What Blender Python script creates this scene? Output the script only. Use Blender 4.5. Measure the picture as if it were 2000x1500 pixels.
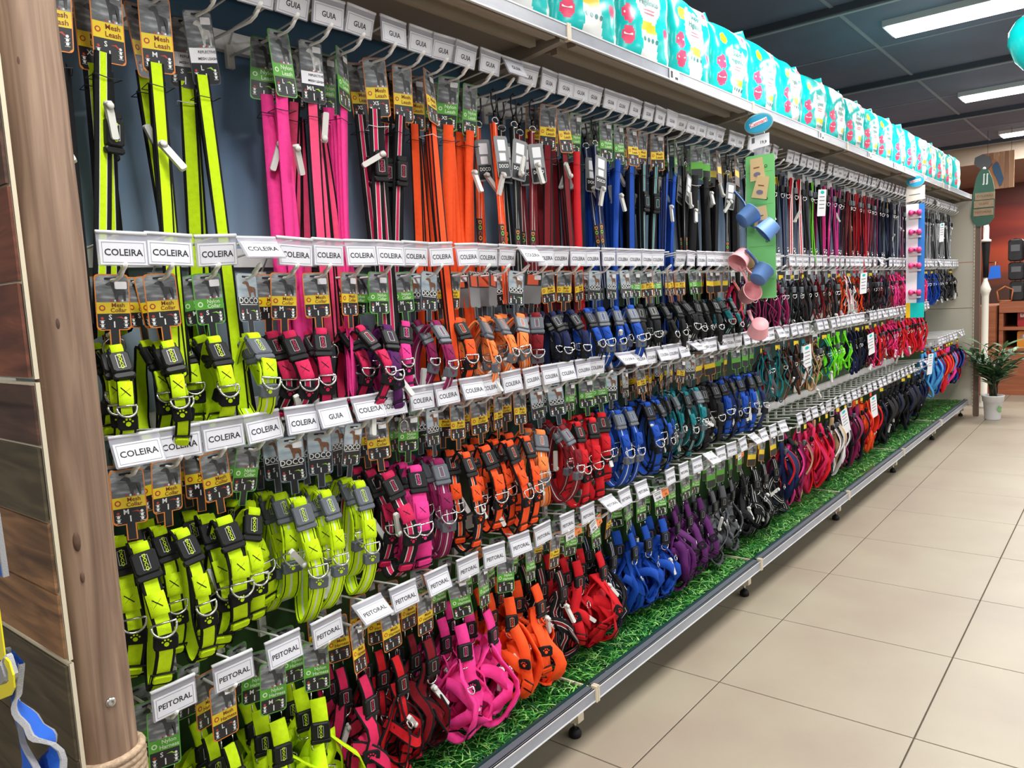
import bpy, bmesh, math, random
from mathutils import Vector, Matrix
for o in list(bpy.data.objects): bpy.data.objects.remove(o, do_unlink=True)
S = bpy.context.scene
COL = S.collection
PI = math.pi
rnd = random.Random(11)

# ------------------------------------------------------------------ camera
cam_d = bpy.data.cameras.new('camera'); cam = bpy.data.objects.new('camera', cam_d); COL.objects.link(cam)
cam_d.sensor_width = 36.0; cam_d.lens = 27.0; cam_d.clip_start = 0.05; cam_d.clip_end = 100
right = Vector((0.62905, -0.77558, -0.05261)); down = Vector((-0.11782, -0.02823, -0.99263)); fwd = Vector((0.76838, 0.63061, -0.10914))
M = Matrix.Identity(4)
for i in range(3):
    M[i][0] = right[i]; M[i][1] = -down[i]; M[i][2] = -fwd[i]
M[2][3] = 1.34
cam.matrix_world = M
S.camera = cam

# ------------------------------------------------------------------ world, exposure
W = bpy.data.worlds.new('store_ambience'); S.world = W; W.use_nodes = True
W.node_tree.nodes['Background'].inputs[0].default_value = (0.93, 0.97, 1.0, 1)
W.node_tree.nodes['Background'].inputs[1].default_value = 0.62
S.view_settings.view_transform = 'Standard'; S.view_settings.look = 'None'
S.view_settings.gamma = 1.0; S.view_settings.use_curve_mapping = False
S.view_settings.exposure = 0.0

# ceiling lamps: fixture centres (X, Y), the row in view and the same row behind the camera and in the next aisle
LAMPS = [(x, y) for y in (0.62, -3.2) for x in (-2.3, 0.4, 3.05, 5.73, 8.4, 11.0)]
CEIL = 3.0
LAMP_W = 62.0

# ------------------------------------------------------------------ materials
def lin(c):
    return tuple((v / 255 / 12.92 if v / 255 <= 0.04045 else ((v / 255 + 0.055) / 1.055) ** 2.4) for v in c) + (1,)
MATS = {}
def mat(name, rgb, rough=0.6, metal=0.0, noise=0.0, nscale=40.0, bump=0.0, bscale=400.0, emit=0.0, spec=None, alpha=None, stretch=None, trans=None):
    if name in MATS: return MATS[name]
    m = bpy.data.materials.new(name); m.use_nodes = True; MATS[name] = m
    nt = m.node_tree; b = nt.nodes['Principled BSDF']
    c = lin(rgb)
    b.inputs['Base Color'].default_value = c; b.inputs['Roughness'].default_value = rough; b.inputs['Metallic'].default_value = metal
    if spec is not None: b.inputs['Specular IOR Level'].default_value = spec
    if trans is not None: b.inputs['Transmission Weight'].default_value = trans
    if alpha is not None: b.inputs['Alpha'].default_value = alpha
    if emit:
        b.inputs['Emission Color'].default_value = c; b.inputs['Emission Strength'].default_value = emit
    tc = None
    if noise or bump:
        tc = nt.nodes.new('ShaderNodeTexCoord'); mp = nt.nodes.new('ShaderNodeMapping'); nt.links.new(tc.outputs['Object'], mp.inputs[0])
        if stretch: mp.inputs['Scale'].default_value = stretch
    if noise:
        n = nt.nodes.new('ShaderNodeTexNoise'); n.inputs['Scale'].default_value = nscale; n.inputs['Detail'].default_value = 4
        nt.links.new(mp.outputs[0], n.inputs['Vector'])
        r = nt.nodes.new('ShaderNodeMapRange'); r.inputs['From Min'].default_value = 0.3; r.inputs['From Max'].default_value = 0.7
        r.inputs['To Min'].default_value = 1 - noise; r.inputs['To Max'].default_value = 1 + noise
        nt.links.new(n.outputs[0], r.inputs['Value'])
        mx = nt.nodes.new('ShaderNodeVectorMath'); mx.operation = 'SCALE'; mx.inputs[0].default_value = c[:3]
        nt.links.new(r.outputs[0], mx.inputs['Scale']); nt.links.new(mx.outputs[0], b.inputs['Base Color'])
    if bump:
        n = nt.nodes.new('ShaderNodeTexNoise'); n.inputs['Scale'].default_value = bscale; n.inputs['Detail'].default_value = 2
        nt.links.new(mp.outputs[0], n.inputs['Vector'])
        bp = nt.nodes.new('ShaderNodeBump'); bp.inputs['Strength'].default_value = bump; bp.inputs['Distance'].default_value = 0.002
        nt.links.new(n.outputs[0], bp.inputs['Height']); nt.links.new(bp.outputs[0], b.inputs['Normal'])
    return m
def ramp_mat(name, stops, rough=0.6, scale=(1, 1, 1), nscale=3.0, detail=6, distort=0.0, spec=None):
    m = bpy.data.materials.new(name); m.use_nodes = True; MATS[name] = m; nt = m.node_tree; b = nt.nodes['Principled BSDF']
    tc = nt.nodes.new('ShaderNodeTexCoord'); mp = nt.nodes.new('ShaderNodeMapping'); mp.inputs['Scale'].default_value = scale
    n = nt.nodes.new('ShaderNodeTexNoise'); n.inputs['Scale'].default_value = nscale; n.inputs['Detail'].default_value = detail; n.inputs['Distortion'].default_value = distort
    cr = nt.nodes.new('ShaderNodeValToRGB'); e = cr.color_ramp.elements
    while len(e) < len(stops): e.new(0.5)
    for el, (p, c) in zip(e, stops): el.position = p; el.color = lin(c)
    nt.links.new(tc.outputs['Object'], mp.inputs[0]); nt.links.new(mp.outputs[0], n.inputs['Vector']); nt.links.new(n.outputs[0], cr.inputs[0]); nt.links.new(cr.outputs[0], b.inputs['Base Color'])
    b.inputs['Roughness'].default_value = rough
    if spec is not None: b.inputs['Specular IOR Level'].default_value = spec
    return m
def height_mat(name, stops, z0, z1, rough=0.6, wobble=0.25, nscale=2.0, axis=2, nstretch=(1, 1, 1)):
    """a print whose colours change with height (landscape poster)"""
    m = bpy.data.materials.new(name); m.use_nodes = True; MATS[name] = m; nt = m.node_tree; b = nt.nodes['Principled BSDF']
    tc = nt.nodes.new('ShaderNodeTexCoord'); sx = nt.nodes.new('ShaderNodeSeparateXYZ'); nt.links.new(tc.outputs['Object'], sx.inputs[0])
    mp = nt.nodes.new('ShaderNodeMapping'); mp.inputs['Scale'].default_value = nstretch; nt.links.new(tc.outputs['Object'], mp.inputs[0])
    n = nt.nodes.new('ShaderNodeTexNoise'); n.inputs['Scale'].default_value = nscale; n.inputs['Detail'].default_value = 7; nt.links.new(mp.outputs[0], n.inputs['Vector'])
    r = nt.nodes.new('ShaderNodeMapRange'); r.inputs['From Min'].default_value = z0; r.inputs['From Max'].default_value = z1; nt.links.new(sx.outputs[axis], r.inputs['Value'])
    ma = nt.nodes.new('ShaderNodeMath'); ma.operation = 'MULTIPLY_ADD'; ma.inputs[1].default_value = wobble; ma.inputs[2].default_value = -wobble / 2
    nt.links.new(n.outputs[0], ma.inputs[0])
    ad = nt.nodes.new('ShaderNodeMath'); ad.operation = 'ADD'; nt.links.new(r.outputs[0], ad.inputs[0]); nt.links.new(ma.outputs[0], ad.inputs[1])
    cr = nt.nodes.new('ShaderNodeValToRGB'); e = cr.color_ramp.elements
    while len(e) < len(stops): e.new(0.5)
    for el, (p, c) in zip(e, stops): el.position = p; el.color = lin(c)
    nt.links.new(ad.outputs[0], cr.inputs[0]); nt.links.new(cr.outputs[0], b.inputs['Base Color']); b.inputs['Roughness'].default_value = rough
    return m
def attr_mat(name, attr, rough=0.6):
    m = bpy.data.materials.new(name); m.use_nodes = True; MATS[name] = m; nt = m.node_tree
    a = nt.nodes.new('ShaderNodeAttribute'); a.attribute_name = attr
    nt.links.new(a.outputs['Color'], nt.nodes['Principled BSDF'].inputs['Base Color']); nt.nodes['Principled BSDF'].inputs['Roughness'].default_value = rough
    return m

PAL = dict(yel=(200, 235, 12), pink=(246, 62, 150), coral=(250, 84, 130), rose=(205, 34, 84), mag=(140, 28, 84), pur=(84, 26, 92), org=(255, 88, 34), orl=(255, 138, 70), dred=(122, 16, 28),
           red=(206, 22, 34), blu=(18, 72, 170), nav=(18, 30, 74), teal=(8, 116, 124), aqua=(10, 175, 190), blk=(20, 20, 24), gry=(86, 88, 92), mus=(196, 132, 20), brn=(104, 58, 36),
           grn=(112, 226, 30), wht=(226, 226, 228), lbl=(70, 150, 205), sil=(170, 172, 176), tan=(180, 150, 110))
WORD = dict(yel='neon yellow', pink='hot pink', coral='coral pink', rose='crimson pink', mag='magenta', pur='purple', org='orange', orl='light orange', dred='dark red', red='red', blu='blue', nav='navy',
            teal='teal', aqua='aqua', blk='black', gry='grey', mus='mustard', brn='brown', grn='neon green', wht='white', lbl='light blue', sil='silver', tan='tan')
def fab(c): return mat('webbing_' + c, PAL[c], 0.72, noise=0.07, nscale=90, bump=0.55, bscale=900, spec=0.25)
BLKPL = mat('black_plastic', (15, 16, 18), 0.52, spec=0.3); GRYPL = mat('grey_rubber', (84, 90, 98), 0.5)
BLKFAB = mat('black_webbing', (22, 22, 24), 0.8, bump=0.4, bscale=900, spec=0.2)
CHROME = mat('chrome', (206, 206, 204), 0.27, 1.0); GUN = mat('gunmetal', (60, 60, 64), 0.25, 1.0)
WHITEPL = mat('white_plastic', (226, 226, 222), 0.4); TAGPL = mat('security_tag_plastic', (205, 205, 200), 0.42)
ENAMEL = mat('white_enamel_steel', (228, 229, 228), 0.33); WHITEC = mat('white_card', (236, 237, 242), 0.55); INK = mat('black_ink', (30, 31, 36), 0.6)
CLEAR = mat('clear_label_plastic', (196, 196, 208), 0.15, alpha=0.42)
SILVERLINE = mat('reflective_thread', (205, 210, 205), 0.4)
CREAM = mat('cream_paint', (208, 197, 172), 0.45)

# ------------------------------------------------------------------ mesh building
class MB:
    def __init__(s): s.v = []; s.f = []; s.m = []; s.mats = []; s.sm = []
    def mi(s, m):
        if m not in s.mats: s.mats.append(m)
        return s.mats.index(m)
    def add(s, vs, fs, m, T=None, smooth=False):
        k = len(s.v); i = s.mi(m)
        s.v += [tuple(T @ Vector(v)) if T is not None else tuple(v) for v in vs]
        for f in fs: s.f.append(tuple(j + k for j in f)); s.m.append(i); s.sm.append(smooth)
    def box(s, c, d, m, T=None, ch=0.0):
        x, y, z = d[0] / 2, d[1] / 2, d[2] / 2
        if ch <= 0:
            vs = [(c[0] + a * x, c[1] + b * y, c[2] + e * z) for e in (-1, 1) for b in (-1, 1) for a in (-1, 1)]
            s.add(vs, [(0, 2, 3, 1), (4, 5, 7, 6), (0, 1, 5, 4), (2, 6, 7, 3), (0, 4, 6, 2), (1, 3, 7, 5)], m, T); return
        # chamfered in the XZ outline (front face towards -Y) and on the front edge
        def ring(ix, yy): 
            X, Z = x - ix, z - ix; k = ch
            return [(c[0] + p, c[1] + yy, c[2] + q) for p, q in ((-X + k, -Z), (X - k, -Z), (X, -Z + k), (X, Z - k), (X - k, Z), (-X + k, Z), (-X, Z - k), (-X, -Z + k))]
        e = min(ch, y) * 0.6
        vs = ring(0, y) + ring(0, -y + e) + ring(e, -y)
        fs = [tuple(range(8)), tuple(reversed(range(16, 24)))]
        for r in (0, 8):
            for j in range(8): fs.append((r + j, r + 8 + j, r + 8 + (j + 1) % 8, r + (j + 1) % 8))
        s.add(vs, fs, m, T)
    def tube(s, pts, r, m, n=6, closed=False, T=None, cap=True):
        pts = [Vector(p) for p in pts]; N = len(pts); vs = []; fs = []
        ref = Vector((0.31, 0.17, 0.93)).normalized()
        for i, p in enumerate(pts):
            a = pts[(i - 1) % N] if closed or i > 0 else pts[0]; b = pts[(i + 1) % N] if closed or i < N - 1 else pts[-1]
            t = (b - a).normalized(); u = t.cross(ref)
            if u.length < 1e-3: u = t.cross(Vector((1, 0, 0)))
            u.normalize(); w = t.cross(u); rr = r[i] if isinstance(r, (list, tuple)) else r
            for k in range(n):
                an = 2 * PI * k / n; vs.append(p + u * math.cos(an) * rr + w * math.sin(an) * rr)
        for i in range(N if closed else N - 1):
            j = (i + 1) % N
            for k in range(n): fs.append((i * n + k, i * n + (k + 1) % n, j * n + (k + 1) % n, j * n + k))
        if cap and not closed: fs += [tuple(reversed(range(n))), tuple(range((N - 1) * n, N * n))]
        s.add(vs, fs, m, T, smooth=True)
    def ribbon(s, pts, wd, w, th, bands, closed=False, T=None):
        """flat strap swept along pts; wd = width direction(s); bands = [(to_fraction, material)]"""
        pts = [Vector(p) for p in pts]; N = len(pts); cuts = [0.0] + [b[0] for b in bands]; nb = len(cuts)
        base = len(s.v); per = nb * 2
        for i, p in enumerate(pts):
            a = pts[(i - 1) % N] if closed or i > 0 else pts[0]; b = pts[(i + 1) % N] if closed or i < N - 1 else pts[-1]
            t = (b - a).normalized(); d = Vector(wd[i] if isinstance(wd, list) else wd); d = (d - t * d.dot(t)).normalized(); nn = t.cross(d)
            ww = w[i] if isinstance(w, list) else w
            for side in (1, -1):
                for cfr in cuts:
                    q = p + d * (cfr - 0.5) * ww + nn * side * th / 2
                    s.v.append(tuple(T @ q) if T is not None else tuple(q))
        for i in range(N if closed else N - 1):
            j = (i + 1) % N; A = base + i * per; B = base + j * per
            for k in range(nb - 1):
                mi = s.mi(bands[k][1])
                s.f.append((A + k, A + k + 1, B + k + 1, B + k)); s.m.append(mi); s.sm.append(True)
                s.f.append((A + nb + k, B + nb + k, B + nb + k + 1, A + nb + k + 1)); s.m.append(mi); s.sm.append(True)
            for k, o in ((0, 0), (nb - 1, nb - 2)):
                mi = s.mi(bands[o][1])
                f = (A + k, B + k, B + nb + k, A + nb + k)
                s.f.append(f if k == 0 else tuple(reversed(f))); s.m.append(mi); s.sm.append(False)
    def lathe(s, prof, m, n=16, T=None, caps=True):
        vs = []; fs = []
        for r, z in prof:
            for k in range(n): vs.append((r * math.cos(2 * PI * k / n), r * math.sin(2 * PI * k / n), z))
        for i in range(len(prof) - 1):
            for k in range(n): fs.append((i * n + k, i * n + (k + 1) % n, (i + 1) * n + (k + 1) % n, (i + 1) * n + k))
        if caps: fs += [tuple(reversed(range(n))), tuple(range((len(prof) - 1) * n, len(prof) * n))]
        s.add(vs, fs, m, T, smooth=True)
    def poly(s, pts2, y, m, T=None):
        """flat print facing -Y: 2-D outline (x,z) at depth y"""
        s.add([(p[0], y, p[1]) for p in pts2], [tuple(range(len(pts2)))], m, T)
    def prism(s, pts2, y0, y1, m, T=None):
        n = len(pts2); vs = [(p[0], y0, p[1]) for p in pts2] + [(p[0], y1, p[1]) for p in pts2]
        s.add(vs, [tuple(range(n)), tuple(reversed(range(n, 2 * n)))] + [(i, i + n, (i + 1) % n + n, (i + 1) % n) for i in range(n)], m, T)
    def text(s, body, size, x, z, y, m, T=None, rot=0.0, align='CENTER', sx=1.0):
        vs, fs = text_mesh(body, align); c, sn = math.cos(rot), math.sin(rot)
        s.add([(x + (a * sx * c - b * sn) * size, y, z + (a * sx * sn + b * c) * size) for a, b in vs], fs, m, T)
    def mesh(s, name):
        me = bpy.data.meshes.new(name); me.from_pydata(s.v, [], s.f)
        for m in s.mats: me.materials.append(m)
        me.polygons.foreach_set('material_index', s.m); me.polygons.foreach_set('use_smooth', s.sm); me.update(); return me
    def obj(s, name, parent=None, loc=(0, 0, 0), rot=(0, 0, 0)):
        return link(name, s.mesh(name), parent, loc, rot)
TXT = {}
def text_mesh(body, align='CENTER'):
    k = (body, align)
    if k not in TXT:
        cu = bpy.data.curves.new('lettering', 'FONT'); cu.body = body; cu.size = 1.0; cu.align_x = align; cu.align_y = 'CENTER'; cu.resolution_u = 2; cu.offset = 0.018
        ob = bpy.data.objects.new('lettering', cu); me = bpy.data.meshes.new_from_object(ob)
        TXT[k] = ([(v.co.x, v.co.y) for v in me.vertices], [tuple(p.vertices) for p in me.polygons])
        bpy.data.objects.remove(ob); bpy.data.meshes.remove(me)
    return TXT[k]
def link(name, data, parent=None, loc=(0, 0, 0), rot=(0, 0, 0)):
    o = bpy.data.objects.new(name, data); COL.objects.link(o); o.location = loc; o.rotation_euler = rot
    if parent is not None: o.parent = parent
    return o
def tag(o, label, cat, group=None):
    o['label'] = label; o['category'] = cat
    if group: o['group'] = group
    return o
def thing(name, label, cat, loc=(0, 0, 0), rot=(0, 0, 0), group=None): return tag(link(name, None, None, loc, rot), label, cat, group)
def struct(o): o['kind'] = 'structure'; return o
def rrect(x0, x1, z0, z1, r, n=3):
    out = []
    for cx, cz, a0 in ((x1 - r, z1 - r, 0), (x0 + r, z1 - r, 90), (x0 + r, z0 + r, 180), (x1 - r, z0 + r, 270)):
        for k in range(n + 1):
            a = math.radians(a0 + 90 * k / n); out.append((cx + r * math.cos(a), cz + r * math.sin(a)))
    return out
def disc(x, z, r, n=10): return [(x + r * math.cos(2 * PI * k / n), z + r * math.sin(2 * PI * k / n)) for k in range(n)]
ONES = 'first second third fourth fifth sixth seventh eighth ninth tenth eleventh twelfth thirteenth fourteenth fifteenth sixteenth seventeenth eighteenth nineteenth'.split()
TENS = {2: ('twentieth', 'twenty'), 3: ('thirtieth', 'thirty'), 4: ('fortieth', 'forty'), 5: ('fiftieth', 'fifty'), 6: ('sixtieth', 'sixty'), 7: ('seventieth', 'seventy'), 8: ('eightieth', 'eighty'), 9: ('ninetieth', 'ninety')}
def ordinal(n):
    if n < 20: return ONES[n - 1]
    t, u = divmod(n, 10); return TENS[t][0] if u == 0 else TENS[t][1] + '-' + ONES[u - 1]

# ================================================================== the room
FX0, FX1, FY0, FY1 = -5.0, 15.0, -6.0, 3.2
fl = MB(); fl.box(((FX0 + FX1) / 2, (FY0 + FY1) / 2, -0.055), (FX1 - FX0, FY1 - FY0, 0.1), mat('dark_grout', (96, 84, 72), 0.9))
floor = struct(fl.obj('floor'))
def floor_mat():
    m = bpy.data.materials.new('beige_porcelain_tile'); m.use_nodes = True; nt = m.node_tree; b = nt.nodes['Principled BSDF']
    tc = nt.nodes.new('ShaderNodeTexCoord'); oi = nt.nodes.new('ShaderNodeObjectInfo')
    n = nt.nodes.new('ShaderNodeTexNoise'); n.inputs['Scale'].default_value = 2.2; n.inputs['Detail'].default_value = 5
    n2 = nt.nodes.new('ShaderNodeTexNoise'); n2.inputs['Scale'].default_value = 260; n2.inputs['Detail'].default_value = 2
    ad = nt.nodes.new('ShaderNodeVectorMath'); ad.operation = 'ADD'
    nt.links.new(tc.outputs['Object'], ad.inputs[0]); nt.links.new(oi.outputs['Location'], ad.inputs[1])
    nt.links.new(ad.outputs[0], n.inputs['Vector']); nt.links.new(ad.outputs[0], n2.inputs['Vector'])
    cr = nt.nodes.new('ShaderNodeValToRGB'); e = cr.color_ramp.elements
    e[0].position = 0.3; e[0].color = lin((150, 136, 120)); e[1].position = 0.72; e[1].color = lin((162, 152, 132))
    nt.links.new(n.outputs[0], cr.inputs[0])
    mr = nt.nodes.new('ShaderNodeMapRange'); mr.inputs['To Min'].default_value = 0.94; mr.inputs['To Max'].default_value = 1.06; nt.links.new(n2.outputs[0], mr.inputs['Value'])
    sc = nt.nodes.new('ShaderNodeVectorMath'); sc.operation = 'SCALE'; nt.links.new(cr.outputs[0], sc.inputs[0]); nt.links.new(mr.outputs[0], sc.inputs['Scale'])
    nt.links.new(sc.outputs[0], b.inputs['Base Color']); b.inputs['Roughness'].default_value = 0.42
    return m
TS = 0.605; tl = MB(); g = 0.0022; h = TS / 2 - g
vs = []; 
for q, zz in ((h, -0.004), (h, -0.0008), (h - 0.0012, 0.0)): vs += [(-q, -q, zz), (q, -q, zz), (q, q, zz), (-q, q, zz)]
tl.add(vs, [(8, 9, 10, 11)] + [(r + k, r + (k + 1) % 4, r + 4 + (k + 1) % 4, r + 4 + k) for r in (0, 4) for k in range(4)], floor_mat())
tile_me = tl.mesh('tile')
for i in range(-3, 21):
    for j in range(-9, 2):
        cx, cy = 2.352 + TS * (i + 0.5), 1.082 + TS * (j + 0.5)
        if FX0 < cx - h and cx + h < FX1: link('tile', tile_me, floor, (cx, cy, 0))
# ceiling of dark boards, ribs crossing it, lamps
ce = MB(); ce.box(((FX0 + 11.6) / 2, (FY0 + FY1) / 2, CEIL + 0.09), (11.6 - FX0, FY1 - FY0, 0.1), mat('dark_ceiling_backing', (110, 116, 124), 0.9))
ceiling = struct(ce.obj('ceiling'))
CMAT = mat('slate_ceiling_board', (100, 104, 124), 0.85, noise=0.08, nscale=3)
cb = MB(); cb.box((0, 0, 0), (1.045, 1.235, 0.03), CMAT); cb_me = cb.mesh('ceiling_board')
rb = MB(); rb.box((0, 0, 0), (0.07, FY1 - FY0, 0.05), mat('ceiling_rib', (62, 68, 80), 0.7)); rb.box((0, 0, -0.028), (0.03, FY1 - FY0, 0.008), mat('ceiling_rib_edge', (150, 156, 166), 0.6)); rb_me = rb.mesh('ceiling_rib')
for i in range(-9, 7):
    for j in range(-6, 2):
        cx = 5.12 + 1.065 * (i + 0.5); cy = 1.5 + 1.255 * (j + 0.5)
        if cx < 11.1: link('ceiling_board', cb_me, ceiling, (cx, cy, CEIL + 0.015))
for k in range(-4, 4): link('ceiling_rib', rb_me, ceiling, (5.12 + 2.13 * k - 0.02, (FY0 + FY1) / 2, CEIL - 0.02))
sm_ = mat('ceiling_seam_bar', (138, 142, 154), 0.6)
s1 = MB(); s1.box((0, 0, 0), (11.6 - FX0, 0.022, 0.008), sm_); s1_me = s1.mesh('ceiling_seam_bar'); s2 = MB(); s2.box((0, 0, 0), (0.018, FY1 - FY0, 0.006), sm_); s2_me = s2.mesh('ceiling_seam_bar')
for j in range(-5, 2): link('ceiling_seam_bar', s1_me, ceiling, ((FX0 + 11.6) / 2, 1.5 + 1.255 * j, CEIL - 0.003))
for i in range(-9, 6): link('ceiling_seam_bar', s2_me, ceiling, (5.12 + 1.065 * (i + 1), (FY0 + FY1) / 2, CEIL - 0.002))
lm = MB(); lm.box((0, 0, 0.03), (0.29, 1.44, 0.05), mat('lamp_housing', (200, 203, 206), 0.4)); lh_me = lm.mesh('housing')
ld = MB(); ld.box((0, 0, 0), (0.25, 1.4, 0.012), mat('lamp_diffuser', (255, 255, 255), 0.5, emit=9.0)); ld_me = ld.mesh('diffuser')
for n, (x, y) in enumerate(LAMPS):
    inv = y > 0 and x > 5
    lab = {5.73: 'nearest of the white linear ceiling lamps in view', 8.4: 'middle of the white linear ceiling lamps in view', 11.0: 'farthest small white linear ceiling lamp in view'}.get(x) if y > 0 else None
    t = thing('ceiling_lamp', lab or 'white linear ceiling lamp over the %s, %s along its row' % ('aisle' if y > 0 else 'next aisle', ordinal([-2.3, 0.4, 3.05, 5.73, 8.4, 11.0].index(x) + 1)), 'lamp', (x, y, CEIL - 0.045), group='linear ceiling lamps')
    link('housing', lh_me, t); link('diffuser', ld_me, t, (0, 0, -0.002))
    L = bpy.data.lights.new('lamp_light', 'AREA'); L.shape = 'RECTANGLE'; L.size = 0.25; L.size_y = 1.4; L.energy = LAMP_W; L.color = (1.0, 0.985, 0.96)
    lo = link('lamp_light', L, t, (0, 0, -0.02))

# walls beyond and behind
wm = mat('pale_wall', (196, 192, 184), 0.8)
for nm, c, d in (('wall_back', (FX0, (FY0 + FY1) / 2, 1.5), (0.1, FY1 - FY0, 3.2)), ('wall_left', (4.0, FY1, 1.5), (18, 0.1, 3.2))):
    b = MB(); b.box(c, d, wm); struct(b.obj(nm))
for k, (x, y) in enumerate(((12.6, 0.75), (13.9, 0.8), (12.6, -1.2))):
    t = thing('ceiling_lamp', 'small linear lamp in the warm ceiling of the far department, %s' % ('nearest', 'farthest', 'rightmost, out of the picture')[k], 'lamp', (x, y, 2.735), group='lamps of the far department')
    b = MB(); b.box((0, 0, 0.012), (0.16, 0.9, 0.022), mat('lamp_housing', (200, 203, 206), 0.4)); b.obj('housing', t); b = MB(); b.box((0, 0, -0.004), (0.13, 0.86, 0.01), mat('lamp_diffuser', (255, 255, 255), 0.5, emit=9.0)); b.obj('diffuser', t)
    L = bpy.data.lights.new('lamp_light', 'AREA'); L.shape = 'RECTANGLE'; L.size = 0.13; L.size_y = 0.86; L.energy = 34; L.color = (1.0, 0.93, 0.82); link('lamp_light', L, t, (0, 0, -0.02))
# department at the far end: soffit, warm ceiling, sunset mural
b = MB(); b.box((11.62, -1.4, 2.87), (0.06, 9.2, 0.26), mat('soffit_beige', (176, 160, 142), 0.7)); struct(b.obj('trim_1'))
b = MB(); b.box((13.3, -1.4, 2.80), (3.3, 9.2, 0.08), mat('warm_ceiling', (150, 120, 104), 0.8)); o = struct(b.obj('ceiling'))
mural = height_mat('sunset_mural', [(0.0, (58, 36, 28)), (0.30, (70, 42, 32)), (0.42, (150, 62, 36)), (0.52, (176, 70, 46)), (0.62, (112, 40, 36)), (0.72, (140, 52, 42)), (0.82, (92, 40, 40)), (1.0, (112, 78, 70))], 0.4, 2.9, 0.7, 0.22, 1.6, nstretch=(1, 0.35, 2.2))
b = MB(); b.box((14.8, -1.4, 1.4), (0.08, 9.2, 2.9), mural); struct(b.obj('wall_far'))
b = MB(); b.box((13.2, 3.1, 1.4), (3.2, 0.08, 2.9), mural); struct(b.obj('wall_side'))

# ================================================================== gondola
PY, LY = 1.62, 1.245          # front face of the back panel, plane of the price rails
MX = [0.53 + 1.31 * i for i in range(7)]
panel_print = height_mat('landscape_print', [(0.0, (14, 44, 16)), (0.22, (34, 70, 22)), (0.36, (30, 62, 30)), (0.44, (40, 84, 84)), (0.52, (122, 142, 148)), (0.66, (156, 176, 194)), (0.80, (122, 152, 184)), (1.0, (70, 110, 142))], 0.15, 2.05, 0.5, 0.22, 1.5)
shelf_m = mat('taupe_shelf_steel', (132, 124, 112), 0.55); rib_m = mat('taupe_shelf_fold', (146, 136, 120), 0.5)
rail_m = mat('grey_price_rail', (150, 154, 164), 0.32, noise=0.1, nscale=30, stretch=(0.4, 1, 1)); clear_edge = mat('rail_clear_edge', (222, 224, 226), 0.2)
glass_edge = mat('green_glass_edge', (22, 60, 54), 0.1)
grass_base = ramp_mat('grass_print', [(0.35, (10, 44, 14)), (0.6, (30, 96, 30)), (0.75, (56, 130, 44))], 0.35, (1, 1, 1), 26, 8)
blade_m = attr_mat('grass_blade_print', 'blade', 0.4)
def grass(x0, x1, seed, n):
    r = random.Random(seed); v = []; f = []; cols = []
    pal = [(20, 84, 28), (44, 128, 44), (70, 158, 58), (120, 196, 88), (28, 104, 60), (160, 214, 124), (12, 60, 22)]
    for k in range(n):
        x = r.uniform(x0 + 0.02, x1 - 0.02); y = r.uniform(LY + 0.02, PY - 0.02); a = r.uniform(0, 2 * PI); L = r.uniform(0.025, 0.085); w = r.uniform(0.0012, 0.0034); bend = r.uniform(-1.1, 1.1)
        z = 0.1515 + r.random() * 0.004; c = lin(r.choice(pal)); i = len(v); px, py = x, y
        for s in range(4):
            q = w * (1 - s / 3.2); nx, ny = -math.sin(a), math.cos(a); zz = z + 0.006 * math.sin(PI * s / 3)
            v += [(min(max(px + nx * q, x0 + .006), x1 - .006), min(max(py + ny * q, LY + .015), PY), zz), (min(max(px - nx * q, x0 + .006), x1 - .006), min(max(py - ny * q, LY + .015), PY), zz)]; cols += [c, c]
            px += math.cos(a) * L / 3; py += math.sin(a) * L / 3; a += bend / 3
        for s in range(3): f.append((i + 2 * s, i + 2 * s + 1, i + 2 * s + 3, i + 2 * s + 2))
    me = bpy.data.meshes.new('grass'); me.from_pydata(v, [], f); at = me.color_attributes.new('blade', 'FLOAT_COLOR', 'POINT')
    at.data.foreach_set('color', [q for c in cols for q in c]); me.materials.append(blade_m); return me
leg_ord = 'first second third fourth fifth sixth'.split()
LEVEL_Z = [1.948, 1.467, 1.123, 0.66]     # hook rails of the four rows
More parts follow.
